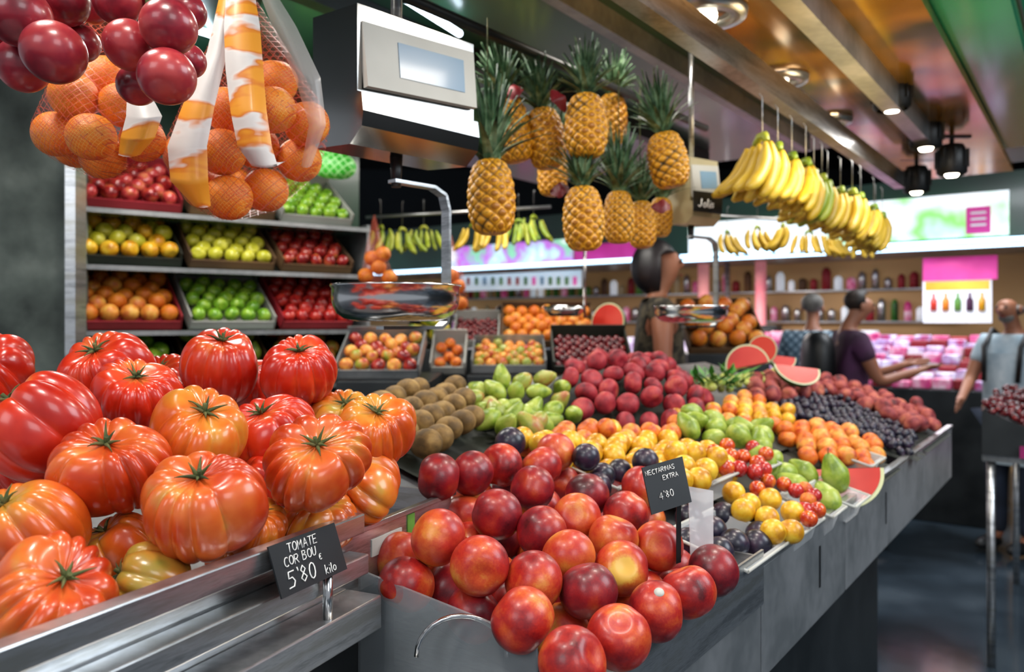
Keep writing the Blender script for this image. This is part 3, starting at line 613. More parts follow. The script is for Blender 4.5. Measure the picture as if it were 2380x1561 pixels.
def plate(name,tl,tr,br,bl,th,m,par=None,bev=0):
    n=(V(tr)-V(tl)).cross(V(tl)-V(bl)).normalized()*th; b=B(); f=[V(x) for x in (tl,tr,br,bl)]; k=[x-n for x in f]
    b.quad(*f[::-1]); b.quad(*k)
    for i in range(4): b.quad(f[i],f[(i+1)%4],k[(i+1)%4],k[i])
    return b.build(name,m,par,bev)
tl=tt(-.175,-.012,1.275); tr=tt(-.068,-.012,1.275); bl=tt(-.175,-.03,1.225); br=tt(-.068,-.03,1.225)
e=empty('price_sign',tt(-.12,-.02,1.22),'black price sign reading TOMATE COR BOU 5.80 on tomato rail','sign')
plate('board',tl,tr,br,bl,.002,'chalk',e)
up=(tl-bl)
for s,sz,fx,fy,r in (('TOMATE',.0092,.22,.75,.0005),('COR BOU',.0092,.13,.52,.0005),("5'80",.016,.12,.12,.0007),('kilo',.010,.66,.08,.0005),('€',.006,.62,.4,.0004)):
    ink(s,sz,bl+(br-bl)*fx+up*fy,ET,up,e,r)
e=empty('price_sign',at(1560,1230,1.12),'black sign reading NECTARINAS EXTRA standing among nectarines','sign')
c=[at(1492,1086,1.08),at(1586,1060,1.11),at(1608,1166,1.09),at(1515,1196,1.06)]
plate('board',*c,.002,'chalk',e)
ux=c[1]-c[0]; uy=c[0]-c[3]
for s,sz,fx,fy in (('NECTARINAS',.0062,.04,.8),('EXTRA',.0062,.42,.62),("4'80",.009,.25,.25)): ink(s,sz,c[3]+ux*fx+uy*fy,ux,uy,e,.00045)
b=B(); p=at(1572,1175,1.09); b.box(p-Z*.08,ux*.12,V((0,.002,0)),Z*.08); b.build('stake','black',e)
tag(plate('clear_stand',at(1600,1130,1.12),at(1658,1140,1.13),at(1658,1290,1.13),at(1605,1290,1.12),.0015,'plastic_clear'),'clear plastic stand just right of the nectarine price sign','stand')
# ---------- hanging scale
def scale_(c0,ux,w,dp,z0,z1,Rp,pan,lab,s=1,body='housing_steel'):
    ux=V((ux[0],ux[1],0)).normalized(); un=V((-ux.y,ux.x,0)); e=empty('hanging_scale',V((c0[0],c0[1],z0))+ux*w*.5+un*dp*.5,lab,'scale')
    o=V((c0[0],c0[1],0)); b=B()
    prof=[(0,z1),(0,z0+.085*s),(-.012*s,z0+.08*s),(-.016*s,z0+.05*s),(-.012*s,z0+.025*s),(.02*s,z0),(dp,z0+.008*s),(dp,z1+.01*s)]
    A_=[o+un*d+Z*z for d,z in prof]; B_=[p+ux*w for p in A_]
    b.quad(*A_[::-1]); b.quad(*B_)
    for i in range(len(prof)): b.quad(A_[i],A_[(i+1)%len(prof)],B_[(i+1)%len(prof)],B_[i])
    b.build('housing',body,e,bev=.004*s)
    f=o-un*.003
    p=lambda a,z,d=0:f-un*d+ux*w*a+Z*(z0+(z1-z0)*z)
    plate('bezel',p(.03,.88),p(.99,.93),p(.98,.46,.012),p(.04,.4,.012),.012,'white_plastic',e,bev=.003)
    f=f-un*.0015; plate('screen',p(.3,.8,.002),p(.88,.83,.002),p(.87,.56,.009),p(.3,.53,.009),.003,'lcd',e)
    bc=e.location+V((0,0,0)); ar=pan
    b=B(); b.tube([bc+Z*.005,bc-Z*.05*s],[.012*s,.009*s],14); b.build('swivel','black',e)
    top_=bc-Z*.04*s; R=Rp+.006; zb=ar-.012; c2=V((bc.x,bc.y,0))
    pts=[top_-ux*.01,top_+ux*(R*.7),top_+ux*(R*.93)-Z*.012,top_+ux*R-Z*.04,c2+ux*R+Z*(zb+.04),c2+ux*(R*.96)+Z*(zb+.01),c2+ux*(R*.85)+Z*zb,c2-ux*(R*.3)+Z*zb]
    b=B(); wv=un*.011*s; tkn=.003
    for i in range(len(pts)-1):
        d=(pts[i+1]-pts[i]); nn=d.cross(un).normalized()*tkn
        b.box(pts[i]-wv-nn,d,wv*2,nn*2)
    b.build('arm','steel',e)
    pc=V((bc.x,bc.y,ar)); b=B(); h=.066*s
    b.lathe(pc,[(.001,.0),(Rp*.6,.0),(Rp*.8,.005),(Rp*.91,.014*s),(Rp*.97,.028*s),(Rp*.985,.04*s),(Rp*.985,h-.006),(Rp*1.01,h-.004),(Rp*1.01,h),(Rp*.97,h),(Rp*.965,.036*s),(Rp*.9,.018*s),(Rp*.6,.005),(.001,.004)],64); b.build('pan','chrome',e)
    return e
scale_((-.254,1.3),(.68,.73),.266,.13,1.797,2.025,.117,1.503,'large chrome hanging scale with LCD and round pan')
b=B(); b.tube([V((-.21,1.44,2.03)),V((-.21,1.44,2.46))],.01,10); tag(b.build('suspension_rod','steel'),'steel rod holding large scale from ceiling','rod')
s2=at(1600,480,2.4); 
e=scale_((s2.x,s2.y-.02),(.8,.6),.13,.1,1.80,2.0,.112,1.50,'smaller cream hanging scale with black nameplate and round pan beside the woman',.8,'cream')
plate('nameplate',at(1612,442,2.34),at(1680,450,2.40),at(1678,498,2.40),at(1612,490,2.34),.003,'black',e)
ink('Jolis',.024,at(1622,480,2.335),at(1680,440,2.40)-at(1612,432,2.34),Z,e,.0018)
b=B(); b.tube([e.location+Z*.19,e.location+Z*.66],.008,8); tag(b.build('suspension_rod','steel'),'steel rod above the smaller cream scale','rod')
# ---------- hanging tomato clusters
def cluster(pts,Y,top_,group,labs):
    P=[[at(x,y,Y*(1+dy)),w*Y/F*.46] for x,y,w,dy in pts]; relax(P,20,(.5,1,.5))
    b=B(); t0=at(*top_,Y*1.03); low=at(top_[0],max(p[1] for p in pts)-40,Y*1.05); b.tube([t0,low],.004,6)
    for (p,r),(x,y,w,dy) in zip(P,pts): b.tube([V((low.x,low.y,min(p.z+.03,t0.z))),p+(V((low.x,low.y,p.z+.02))-p)*.4],.002,5)
    tag(b.build('truss_stalk','calyx'),'stalk holding the '+group,'stalk')
    for k,((p,r),(x,y,w,dy)) in enumerate(zip(P,pts)):
        fruit('clus','cluster_tom',p,w*Y/F,'round_tomato',labs[k] if k<len(labs) else 'dark red round tomato at back of the '+group,'tomato',group,q=aim(V((U(-.5,.5),.5,.5))))
cluster([(125,122,138,-.05),(45,38,138,-.03),(50,150,125,.02),(188,100,95,.07),(150,5,115,.03),(-15,90,130,.03),(215,20,80,.1)],.92,(100,-60),'left hanging tomato bunch',['dark red tomato lowest right in left hanging bunch, glossy','dark red tomato at top left of left hanging bunch','dark red tomato behind, lowest left of left hanging bunch'])
cluster([(388,178,125,-.05),(392,62,125,-.04),(300,105,118,-.01),(437,30,90,.06),(440,142,85,.07),(320,198,100,.06),(280,5,110,.03),(340,-20,110,.06)],.92,(345,-60),'right hanging tomato bunch',['lowest front dark red tomato of right hanging bunch','upper right glossy dark red tomato of right hanging bunch','left dark red tomato of right hanging bunch with warm reflection'])
# ---------- orange bags
def ribbon(name,pts,m,par,n=30):
    b=B(); L=[]
    for i in range(n+1):
        t=i/n*(len(pts)-1); k=min(int(t),len(pts)-2); u=t-k; u=u*u*(3-2*u)*.5+u*.5
        a,c=pts[k],pts[k+1]; x,y,h,Y=[a[j]+(c[j]-a[j])*u for j in range(4)]
        L.append([at(x+h*f,y+5*(1-f*f),Y+.014*f*f) for f in (-1,-.6,-.2,.2,.6,1)])
    b.grid(L); return b.build(name,m,par)
def bag(pts,D,Y,apex,label,group,ribs,filmpts=None):
    P=[[at(x,y,Y+dy),D*.47] for x,y,dy in pts]; relax(P,25,(.18,1,.18))
    for p,_ in P: fruit('orange','orange_net',p,D*.98,'orange','orange inside the '+group,'orange',group,q=aim((U(-.3,.3),U(-.3,.3),1)))
    ap=at(*apex,Y+.03); bm=bmesh.new()
    for p,_ in P:
        for k in range(40):
            th=math.acos(1-2*(k+.5)/40); ph=k*2.4; bm.verts.new(p+V((sn(th)*cs_(ph),sn(th)*sn(ph),cs_(th)))*D*.51)
    for k in range(8): bm.verts.new(ap+V((cs_(k)*.008,sn(k)*.008,0)))
    r=bmesh.ops.convex_hull(bm,input=bm.verts); bmesh.ops.delete(bm,geom=[v for v in bm.verts if not v.link_faces],context='VERTS')
    me=bpy.data.meshes.new('net'); bm.to_mesh(me); bm.free(); me.materials.append(MATS['film'])
    me.polygons.foreach_set('use_smooth',[True]*len(me.polygons))
    o=obj('net_bag',me); tag(o,label,'bag')
    for r_ in ribs: ribbon('paper_band',r_,'ribbon',o)
    if filmpts: ribbon('film',filmpts,'film_white',o)
    b=B(); b.tube([ap,ap+Z*.25],.003,6); b.build('string','white_plastic',o)
    return o
bag([(242,180,.04),(200,232,-.01),(272,248,.0),(132,312,.0),(212,318,-.05),(305,322,.03),(175,340,.06),(252,358,.04)],.067,1.14,(228,15),'left red net bag of oranges with a paper band','left hanging orange bag',
 [[(325,228,30,1.08),(335,270,42,1.065),(320,320,40,1.06),(300,360,25,1.07)]])
bag([(640,190,.04),(528,255,.01),(642,262,-.04),(706,290,.0),(522,362,-.03),(688,362,.03),(535,452,-.02),(612,438,.02),(450,375,.05),(600,345,.02),(465,425,.06),(430,360,.07)],.073,1.24,(560,-40),'right larger net bag of oranges with white orange printed bands','right hanging orange bag',
 [[(558,-40,30,1.15),(562,60,42,1.13),(568,160,44,1.115),(578,260,42,1.10),(592,340,40,1.10),(615,385,30,1.11),(650,372,18,1.13)],[(535,-40,18,1.17),(505,120,24,1.15),(460,250,38,1.13),(435,340,46,1.12),(440,420,44,1.12),(470,478,20,1.14)]],
 [(610,-40,16,1.16),(660,60,28,1.16),(715,180,30,1.16),(738,290,20,1.17),(712,385,12,1.19)])
# ---------- pineapples
PB=ball('pineapple_body',144,100,pinef,'pine')
def crown():
    b=B(); n=62
    for k in range(n):
        f=k/(n-1); a=k*2.4; ln=.38+.6*f**.8; out=.6*(1-f*.8); base=V((cs_(a)*.08,sn(a)*.08,f*.18)); w=.07*(1-f*.3)
        d=V((cs_(a),sn(a),0)); sd=V((-sn(a),cs_(a),0)); prev=None; nseg=6
        for i in range(nseg+1):
            t=i/nseg; c=base+d*out*(t**1.5)*(1+.2*t*sn(k))+Z*ln*(t-.3*t*t*(1-f)); ww=w*(1-t)**.65+.001
            cur=(c-sd*ww+d*.014,c-d*.01,c+sd*ww+d*.014)
            if prev: b.quad(prev[0],prev[1],cur[1],cur[0]); b.quad(prev[1],prev[2],cur[2],cur[1])
            prev=cur
    b.sm=[True]*len(b.f); return b.mesh('crown','pine_leaf')
CR=crown()
PP=[(1142,458,118,172,1.75,1132,190,'front left pineapple, lowest and nearest beside the scale'),(1188,300,98,155,1.98,1150,110,'pineapple hanging behind and above the front left one'),(1268,322,98,140,2.0,1240,140,'pineapple with red tags between two others in upper row'),
(1362,293,106,148,1.9,1362,100,'pineapple at centre of upper row with full green crown'),(1552,372,98,128,2.1,1515,185,'pineapple at the right end of the group beside cream scale'),
(1356,508,102,148,1.92,1350,365,'large pineapple in lower row below the centre one'),(1438,505,78,120,2.12,1438,310,'pineapple lower row second with tall grey green crown'),(1492,522,72,108,2.25,1490,430,'small pineapple lower row third, above the woman'),
(1285,400,75,110,2.3,1290,300,'shaded pineapple hidden behind middle of the group'),(1535,505,60,90,2.4,1540,430,'dim pineapple hidden at lower right of group'),(1420,280,80,120,2.35,1430,150,'dim pineapple hidden behind the centre one')]
for x,y,w,h,Y,tx,ty,lab in PP:
    hh=h*Y/F; wr=w*Y/F; ax=V((tx-x,0,y-ty)).normalized(); ax=(ax+V((0,U(-.05,.1),0))).normalized(); p=at(x,y,Y)
    o=obj('pineapple',PB,loc=p,q=aim(ax,U(0,6)),sc=(wr/.67,wr/.67,hh*1.02)); tag(o,lab,'pineapple','pineapples hanging from the rail')
    L=(math.hypot(tx-x,ty-y)-h*.45)*Y/F; L=max(L,.13)
    c=obj('crown',CR); c.parent=o; c.location=(0,0,.47); c.scale=(L/(wr/.67)*1.0,L/(wr/.67)*1.0,L/(hh*1.02)); c.rotation_euler=(0,0,U(0,6))
    t=p+ax*(hh*.5+L*.8); zt=r0.z
    b=B(); b.tube([t,V((t.x,t.y,zt))],.0015,5); k=b.build('string','calyx'); k.parent=o
    k.data.transform(Matrix.LocRotScale(o.location,o.rotation_quaternion,o.scale).inverted())
for x,y,Y,rt,lab in ((1196,215,1.9,.8,'red paper tag left of upper pineapples'),(1298,232,1.88,-.9,'red paper tag between two upper pineapples'),(1302,442,1.95,.4,'red tag beside lower left pineapple'),(1538,480,2.05,.2,'red tag under the right end pineapple')):
    p=at(x,y,Y); b=B(); u=V((cs_(rt),.2,sn(rt)))*.026; v=V((-sn(rt),.5,cs_(rt)))*.018; n=8; L=[]
    for k in range(n):
        a=-1+2*k/(n-1); hw=(1-.75*a*a); d=V((0,-.016*cs_(a*2.5),.006*sn(a*5)))
        L.append([p+u*a+v*hw*f+d*(1-.5*f*f) for f in (-1,-.5,0,.5,1)])
    b.grid(L); tag(b.build('paper_tag','tag_red'),lab,'tag')
# ---------- bananas
def banana_mesh():
    b=B(); pts=[];rs=[]; n=14
    for i in range(n+1):
        t=i/n; a=-.1+1.1*t; R=.15
        pts.append(V((R*(cs_(-.1)-cs_(a)), 0,-R*(sn(a)-sn(-.1)))))
        rs.append(.0185*min(1,.34+2.4*t if t<.28 else 1)*min(1,(1.04-t)*4.5)**.6)
    b.tube(pts,rs,8); return b.mesh('banana','banana')
BM=banana_mesh()
def bunch(p,rot,n,label,green=False,sc=1,name='banana_bunch',group=None,spread=1.3):
    e=empty(name,p,label,'bananas',group); e.rotation_euler=(0,0,rot); e.scale=(sc,)*3
    for k in range(n):
        f=(k/(n-1)-.5) if n>1 else 0
        o=obj('banana',BM,('banana_green' if green else 'banana')); o.parent=e; row=k%2
        o.location=(.024*row,f*.08*spread,-.012-.006*row); o.rotation_euler=(f*spread*.3+U(-.04,.04),.06-.24*row+abs(f)*.12+U(-.04,.04),f*.35+U(-.1,.1)); z_=U(.93,1.06); o.scale=(z_,z_,z_)
    b=B(); b.tube([(.005,-.028,-.01),(.0,-.01,.01),(0,.01,.01),(.005,.028,-.01)],[.008,.012,.012,.008],8); c=b.build('stem','banana_green'); c.parent=e
    b=B(); b.tube([(0,0,.01),(0,0,.12/sc),(.01,0,.13/sc)],.0015,5); c=b.build('hook','steel'); c.parent=e
    return e
b1=V(((1420-CX)/F*F*.65/750,F*.65/750,0))
for k in range(14):
    Y=2.26+.098*k+U(-.012,.012)
    s=(Y-b1.y)/.805; p=b1+E*s-N_*(.022+U(-.02,.02)); p.z=2.015-.003*k+U(-.01,.01)
    lab=('yellow banana bunch nearest the camera on the banana rail' if k==0 else 'green tinged banana bunch in the yellow row' if k==5 else 'yellow banana bunch hanging in the long row along steel beam')
    bunch(p,PI+.2+U(-.15,.15),8,lab,k==5,1.05 if k==0 else U(.9,.98),group='bananas along the steel beam',spread=1.2 if k==0 else 1.05)
for x,y,Y,n,g in ((885,545,3.6,5,1),(935,550,3.6,6,1),(985,545,3.7,6,1),(1100,540,3.6,4,0),(1150,545,3.6,4,0),(1205,530,3.7,6,1),(1240,520,3.8,5,1),(1690,555,3.9,6,0),(1760,545,3.8,7,0),(1820,540,3.7,7,0),(1880,555,3.9,6,0),(1930,560,3.9,6,0),(1985,565,4.0,5,0)):
    bunch(at(x,y,Y)+Z*.03,U(0,6),n,'banana bunch hanging far inside the stall, '+('greenish' if g else 'yellow'),bool(g),.7,group=('greenish bananas far inside the stall' if g else 'yellow bananas far inside the stall'),spread=2.0)
b=B(); b.tube([at(850,505,3.6),at(1280,480,3.8)],.008,6); tag(b.build('hanging_rail','steel'),'far rail for greenish bananas inside the stall','rail')
b=B(); b.tube([at(1660,500,3.95),at(2010,520,3.95)],.008,6); tag(b.build('hanging_rail','steel'),'far rail for yellow bananas above the signs','rail')
# ---------- mid background counters
def block(name,x0,x1,ytop,Y,dp,m,label,cat='counter'):
    a=at(x0,ytop,Y); c=at(x1,ytop,Y); b=B(); b.box((a.x,Y,.02),(c.x-a.x,0,0),(0,dp,0),(0,0,a.z-.02)); return tag(b.build(name,m,bev=.004),label,cat)
X=V((1,0,0)); Yv=V((0,1,0))
def crate(x0,x1,y,Y,dp,kind,ms,D,card,label,fl,cat,group,name,tilt=.35):
    a=at(x0,y,Y); c=at(x1,y,Y); fruitbox(0,c.x-a.x,0,kind,ms,D,card,label,fl,cat,group,depth=dp,org=a,ax=X,ay=Yv,tilt=tilt,name=name)
block('back_counter',940,1430,812,3.5,.4,'dark_steel','steel counter behind, under the small oranges and melon')
block('middle_counter',1085,1480,872,3.1,.32,'dark_steel','lower dark counter in front, holding small pears and cherries')
block('side_counter',780,1000,885,2.62,.5,'dark_steel','low steel counter with mottled fruit between shelves and kiwis')
crate(1095,1270,868,3.12,.26,'apple',['pear_blush','mango','apricot_pale'],.045,'steel_dull','steel tray of small blushed fruit behind the pears','small blushed green fruit in steel tray behind the pears','plum','small blushed fruit in tray','small_plum',.3)
crate(1285,1470,868,3.12,.26,'small',['cherry'],.032,'card_dark','dark tray of cherries behind the red peaches','dark cherry in tray behind the red peach heap','cherry','cherries behind the peaches','cherry',.5)
crate(780,975,882,2.65,.25,'apple',['mango','red_apple','apricot_pale'],.05,'steel_dull','steel tray of mottled red and yellow fruit','mottled red and yellow fruit in steel tray behind kiwis','mango','mottled fruit behind kiwis','mango',.45)
crate(1000,1082,870,3.12,.2,'orb',['apricot'],.046,'card_white','small white box of orange apricots','small orange apricot in white box beyond pears','apricot','apricots in small white box','apricot',.6)
crate(1165,1385,808,3.52,.3,'orb',['orange','orange','apricot_pale'],.058,'cardboard','box of oranges left of the half watermelon','orange in the box left of half watermelon','orange','oranges by half watermelon','orange',.5)
crate(1052,1160,808,3.52,.26,'small',['cherry'],.03,'card_white','pale box of dark cherries on the back counter','dark cherry in box left of oranges','cherry','cherries on back counter','cherry',.4)
crate(945,1045,812,3.52,.3,'pear',['papaya'],.085,'card_dark','dark box of yellow green papayas','yellow green papaya beside the scale arm','papaya','papayas','papaya',.6)
block('orange_stand',1600,1790,822,4.12,.4,'dark_steel','steel stand under the heap of oranges right of woman')
crate(1600,1785,822,4.14,.42,'orb',['orange','apricot_pale'],.088,'cardboard','box with heap of large oranges right of the woman','large orange in the heap right of the woman','orange','large oranges right of the woman','orange',.6)
e=empty('orange_bag',at(868,600,3.0),'small red net bag of oranges hanging beyond shelves','bag')
for i,(x,y) in enumerate(((850,640),(880,620),(905,645),(865,600),(890,590))): o=obj('orange',FR['orb'],'orange',loc=at(x,y,3.0),sc=.06,par=e)
b=B(); b.tube([at(870,500,3.0),at(872,590,3.0),at(878,660,3.0)],[.004,.04,.07],14); b.build('net','film',e)
e=empty('orange_bag',at(1055,660,3.2),'narrow red net bag of oranges hanging behind scale arm','bag')
for i,(x,y) in enumerate(((1050,640),(1065,665),(1052,690),(1070,705))): o=obj('orange',FR['orb'],'orange',loc=at(x,y,3.2),sc=.06,par=e)
b=B(); b.tube([at(1045,540,3.2),at(1055,640,3.2),at(1062,715,3.2)],[.004,.04,.05],14); b.build('net','film',e)
b=B(); pc=at(1310,735,3.4); b.lathe(pc,[(.001,0),(.07,0),(.085,.02),(.088,.045),(.08,.045),(.07,.01),(.001,.01)],32); b.tube([pc+V((.09,0,-.005)),pc+V((.09,0,.4))],.006,8)
tag(b.build('scale_pan','chrome'),'far small chrome scale pan above the oranges','scale')
# ---------- right far table w/ cherries
e=empty('side_table',at(2280,1430,4.0),'steel table at the right with cherries and thin legs','table')
TB=V((2.05,3.45,0))
b=B(); b.box(TB+Z*.9,E*1.5,-N_*.5,Z*.03); b.build('table_top','steel_dull',e)
for s,w in ((.03,.03),(.03,.45),(1.4,.03),(1.4,.45)):
    b=B(); p=TB+E*s-N_*w; b.tube([p,p+Z*.9],.018,8); b.build('leg','steel',e)
P=[]
for k in range(260):
    s_,w_=U(.0,1.3),U(.0,.34); p=TB+E*s_-N_*w_; p.z=1.135-.38*w_+U(-.01,.02); P.append([p,.0155])
relax(P,6)
for p,_ in P: fruit('small','cherry',p,.032,'cherry','dark cherry on the table at right end','cherry','cherries on the right table')
w3=lambda s,w,z:TB+E*s-N_*w+Z*z
b=B(); L_=[w3(-.02,0,.93),w3(-.02,0,1.12),w3(-.02,.45,.95),w3(-.02,.45,.93)]; R_=[x+E*1.42 for x in L_]
b.quad(*L_); b.quad(*R_[::-1]); b.quad(L_[1],R_[1],R_[2],L_[2]); b.quad(L_[2],R_[2],R_[3],L_[3]); b.quad(L_[0],R_[0],R_[1],L_[1])
tag(b.build('sloping_tray','dark_steel'),'sloping steel tray under the cherries on right table','tray')
b=B(); b.box(w3(-.03,.14,.93),-N_*.31,-E*.012,Z*.05); tag(b.build('crate_label','magenta'),'magenta crate edge at the corner of right table','label')
for k in range(60):
    s_,w_=U(0,1.1),U(.35,.46); p=w3(s_,w_,1.145-.38*w_); fruit('grape','grape_green',p,.036,'green_grape','pale green grape on the right table edge','grape','green grapes on right table')
# ---------- opposite stall facade
R0=V((4.45,7.0,0)); UF=V((-.805,.593,0)); NF_=V((.593,.805,0))
def fc(t,d,z): return R0+UF*t+NF_*d+Z*z
def fpx(px,py,d=0):
    a=(px-CX)/F; dr=V((a,1,(HY-py)/F)); o=R0+NF_*d; k=o.dot(NF_)/V((dr.x,dr.y,0)).dot(NF_); return V((dr.x*k,dr.y*k,CZ+dr.z*k))
def fplate(name,x0,y0,x1,y1,d,m,par=None,th=.03):
    a=fpx(x0,y0,d); c=fpx(x1,y1,d); tl,tr=V((a.x,a.y,a.z)),V((c.x,c.y,a.z)); bl,br=V((a.x,a.y,c.z)),V((c.x,c.y,c.z)); return plate(name,tl,tr,br,bl,th,m,par)
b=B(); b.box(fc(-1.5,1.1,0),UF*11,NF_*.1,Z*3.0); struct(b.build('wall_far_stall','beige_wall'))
b=B(); b.box(fc(-.4,-.15,2.19),UF*10,NF_*1.2,Z*.03); struct(b.build('trim_5','steel_dull'))
b=B(); b.box(fc(-.2,0,2.25),UF*10,NF_*.06,Z*.6); struct(b.build('trim_9','green_panel'))
for z,zz in ((2.215,.03),(2.165,.018)):
    b=B(); b.box(fc(-.3,-.2-(2.2-z),z),UF*3.4,NF_*.04,Z*zz); tag(b.build('light_strip','tube_far'),('upper thick','lower thin')[z<2.2]+' cool white light strip under right shop signs','light tube')
b=B(); b.box(fc(3.3,-.2,2.2),UF*4.6,NF_*.05,Z*.04); tag(b.build('light_strip','tube_far'),'long white light strip under left shop signs','light tube')
tag(fplate('shop_sign',2000,470,2345,545,-.05,'sign_green'),'lit white and green shop sign at right above light strip','sign')
tag(fplate('shop_sign',1600,520,1990,572,-.05,'sign_green'),'lit pale shop sign behind the far bananas','sign')
e=fplate('shop_sign',2245,482,2302,540,-.09,'sign_pink'); tag(e,'small magenta panel on the right shop sign','sign')
for k in range(3):
    p0=fpx(2256,498+k*14,-.095); p1=fpx(2292,498+k*14,-.095); b=B(); b.box(p0,V((p1.x-p0.x,p1.y-p0.y,0)),-NF_*.002,Z*.02); b.build('mark','white_ink',e)
tag(fplate('shop_sign',1045,575,1330,616,-.05,'sign_purple'),'lit white and purple shop sign left of the pineapples','sign')
tag(fplate('shop_sign',1335,570,1485,602,-.05,'sign_pink'),'lit magenta shop sign behind pineapples','sign')
e=fplate('menu_board',1070,640,1350,668,-.1,'poster'); tag(e,'white menu strip with coloured pictures under left sign','sign')
for k in range(14):
    p=fpx(1085+k*19,662,-.106); b=B(); b.box(p,UF*-.05,-NF_*.002,Z*.1); b.build('picture',random.choice(['sign_pink','leaf','tomato_red','lcd']),e)
e=fplate('poster',2145,648,2305,750,.2,'poster'); tag(e,'white poster with bottle pictures under magenta header','poster')
for k,m in enumerate(('tomato_red','orange','leaf','cloth_purple','yellow_plum')):
    p=fpx(2170+k*28,722,.19); b=B(); b.tube([p,p+Z*.1,p+Z*.13,p+Z*.17],[.03,.03,.012,.012],10); b.build('bottle_picture',m,e)
fplate('yellow_strip',2150,655,2300,672,.195,'yellow_plum',e)
tag(fplate('header_board',2145,600,2318,648,.18,'sign_pink'),'magenta header board above the bottle poster','sign')
for x,w_ in ((1635,30),(1768,28),(1690,14)):
    a=fpx(x,750,.6); b=B(); b.tube([V((a.x,a.y,0)),V((a.x,a.y,2.19))],w_*.0022,16); tag(b.build('pillar','pillar_pink' if w_>20 else 'steel'),{1635:'pink lit pillar beside the smaller scale arm',1768:'pink lit pillar left of plaid shirt customer',1690:'grey pipe between two pink pillars'}[x],'pillar')
b=B(); b.box(fc(.4,-.2,0),UF*8.2,NF_*.6,Z*1.05); tag(b.build('far_counter','white_plastic',bev=.01),'long white counter of the opposite stall','counter')
for z in (1.5,1.85):
    b=B(); b.box(fc(.6,1.0,z),UF*8,NF_*.1,Z*.02); tag(b.build('wall_shelf','steel_dull'),('lower','upper')[z>1.6]+' wall shelf at the back of opposite stall','shelf')
for k in range(116):
    t=.7+k*.065+U(0,.02)
    p=fc(t,1.04,1.52 if k%2 else 1.87); b=B(); r=U(.035,.05); h=U(.12,.26); b.lathe(p,[(.001,0),(r,0),(r,h*.8),(r*.5,h),(.001,h)],12); tag(b.build('jar',random.choice(['steel','cardboard','poster','pink_pack','cream','card_red','leaf'])),'jar on the wall shelves of opposite stall','jar','jars on the far wall shelves')
for k in range(34):
    t=.7+k*.23; w_=U(.12,.2); h=U(.15,.48); b=B(); p=fc(t,-.1+U(0,.15),1.05); b.box(p,UF*w_,NF_*.2,Z*h); b.box(p+Z*h*.55-NF_*.006+UF*.02,UF*(w_-.04),NF_*.01,Z*h*.35)
    tag(b.build('counter_box',random.choice(['pink_pack','steel','white_pack','poster','dark_steel','white_pack','orange','sign_pink']),bev=.008),'box or machine standing on the far white counter','box','boxes on the far counter')
b=B(); b.box(fc(.0,-1.6,0),UF*2.3,NF_*1.2,Z*1.0); tag(b.build('pack_table','dark_steel',bev=.01),'dark fronted display table of pink fruit packs','counter')
for j in range(7):
    for k in range(16):
        p=fc(.02+k*.14,-1.58+j*.16,1.0+j*.055); b=B(); b.box(p,UF*.125,NF_*.14,Z*U(.05,.09))
        e=b.build('fruit_pack',random.choice(['pink_pack','white_pack','white_pack','card_red']),bev=.012); tag(e,'pink and white fruit pack on the far display','pack','fruit packs on the far display')
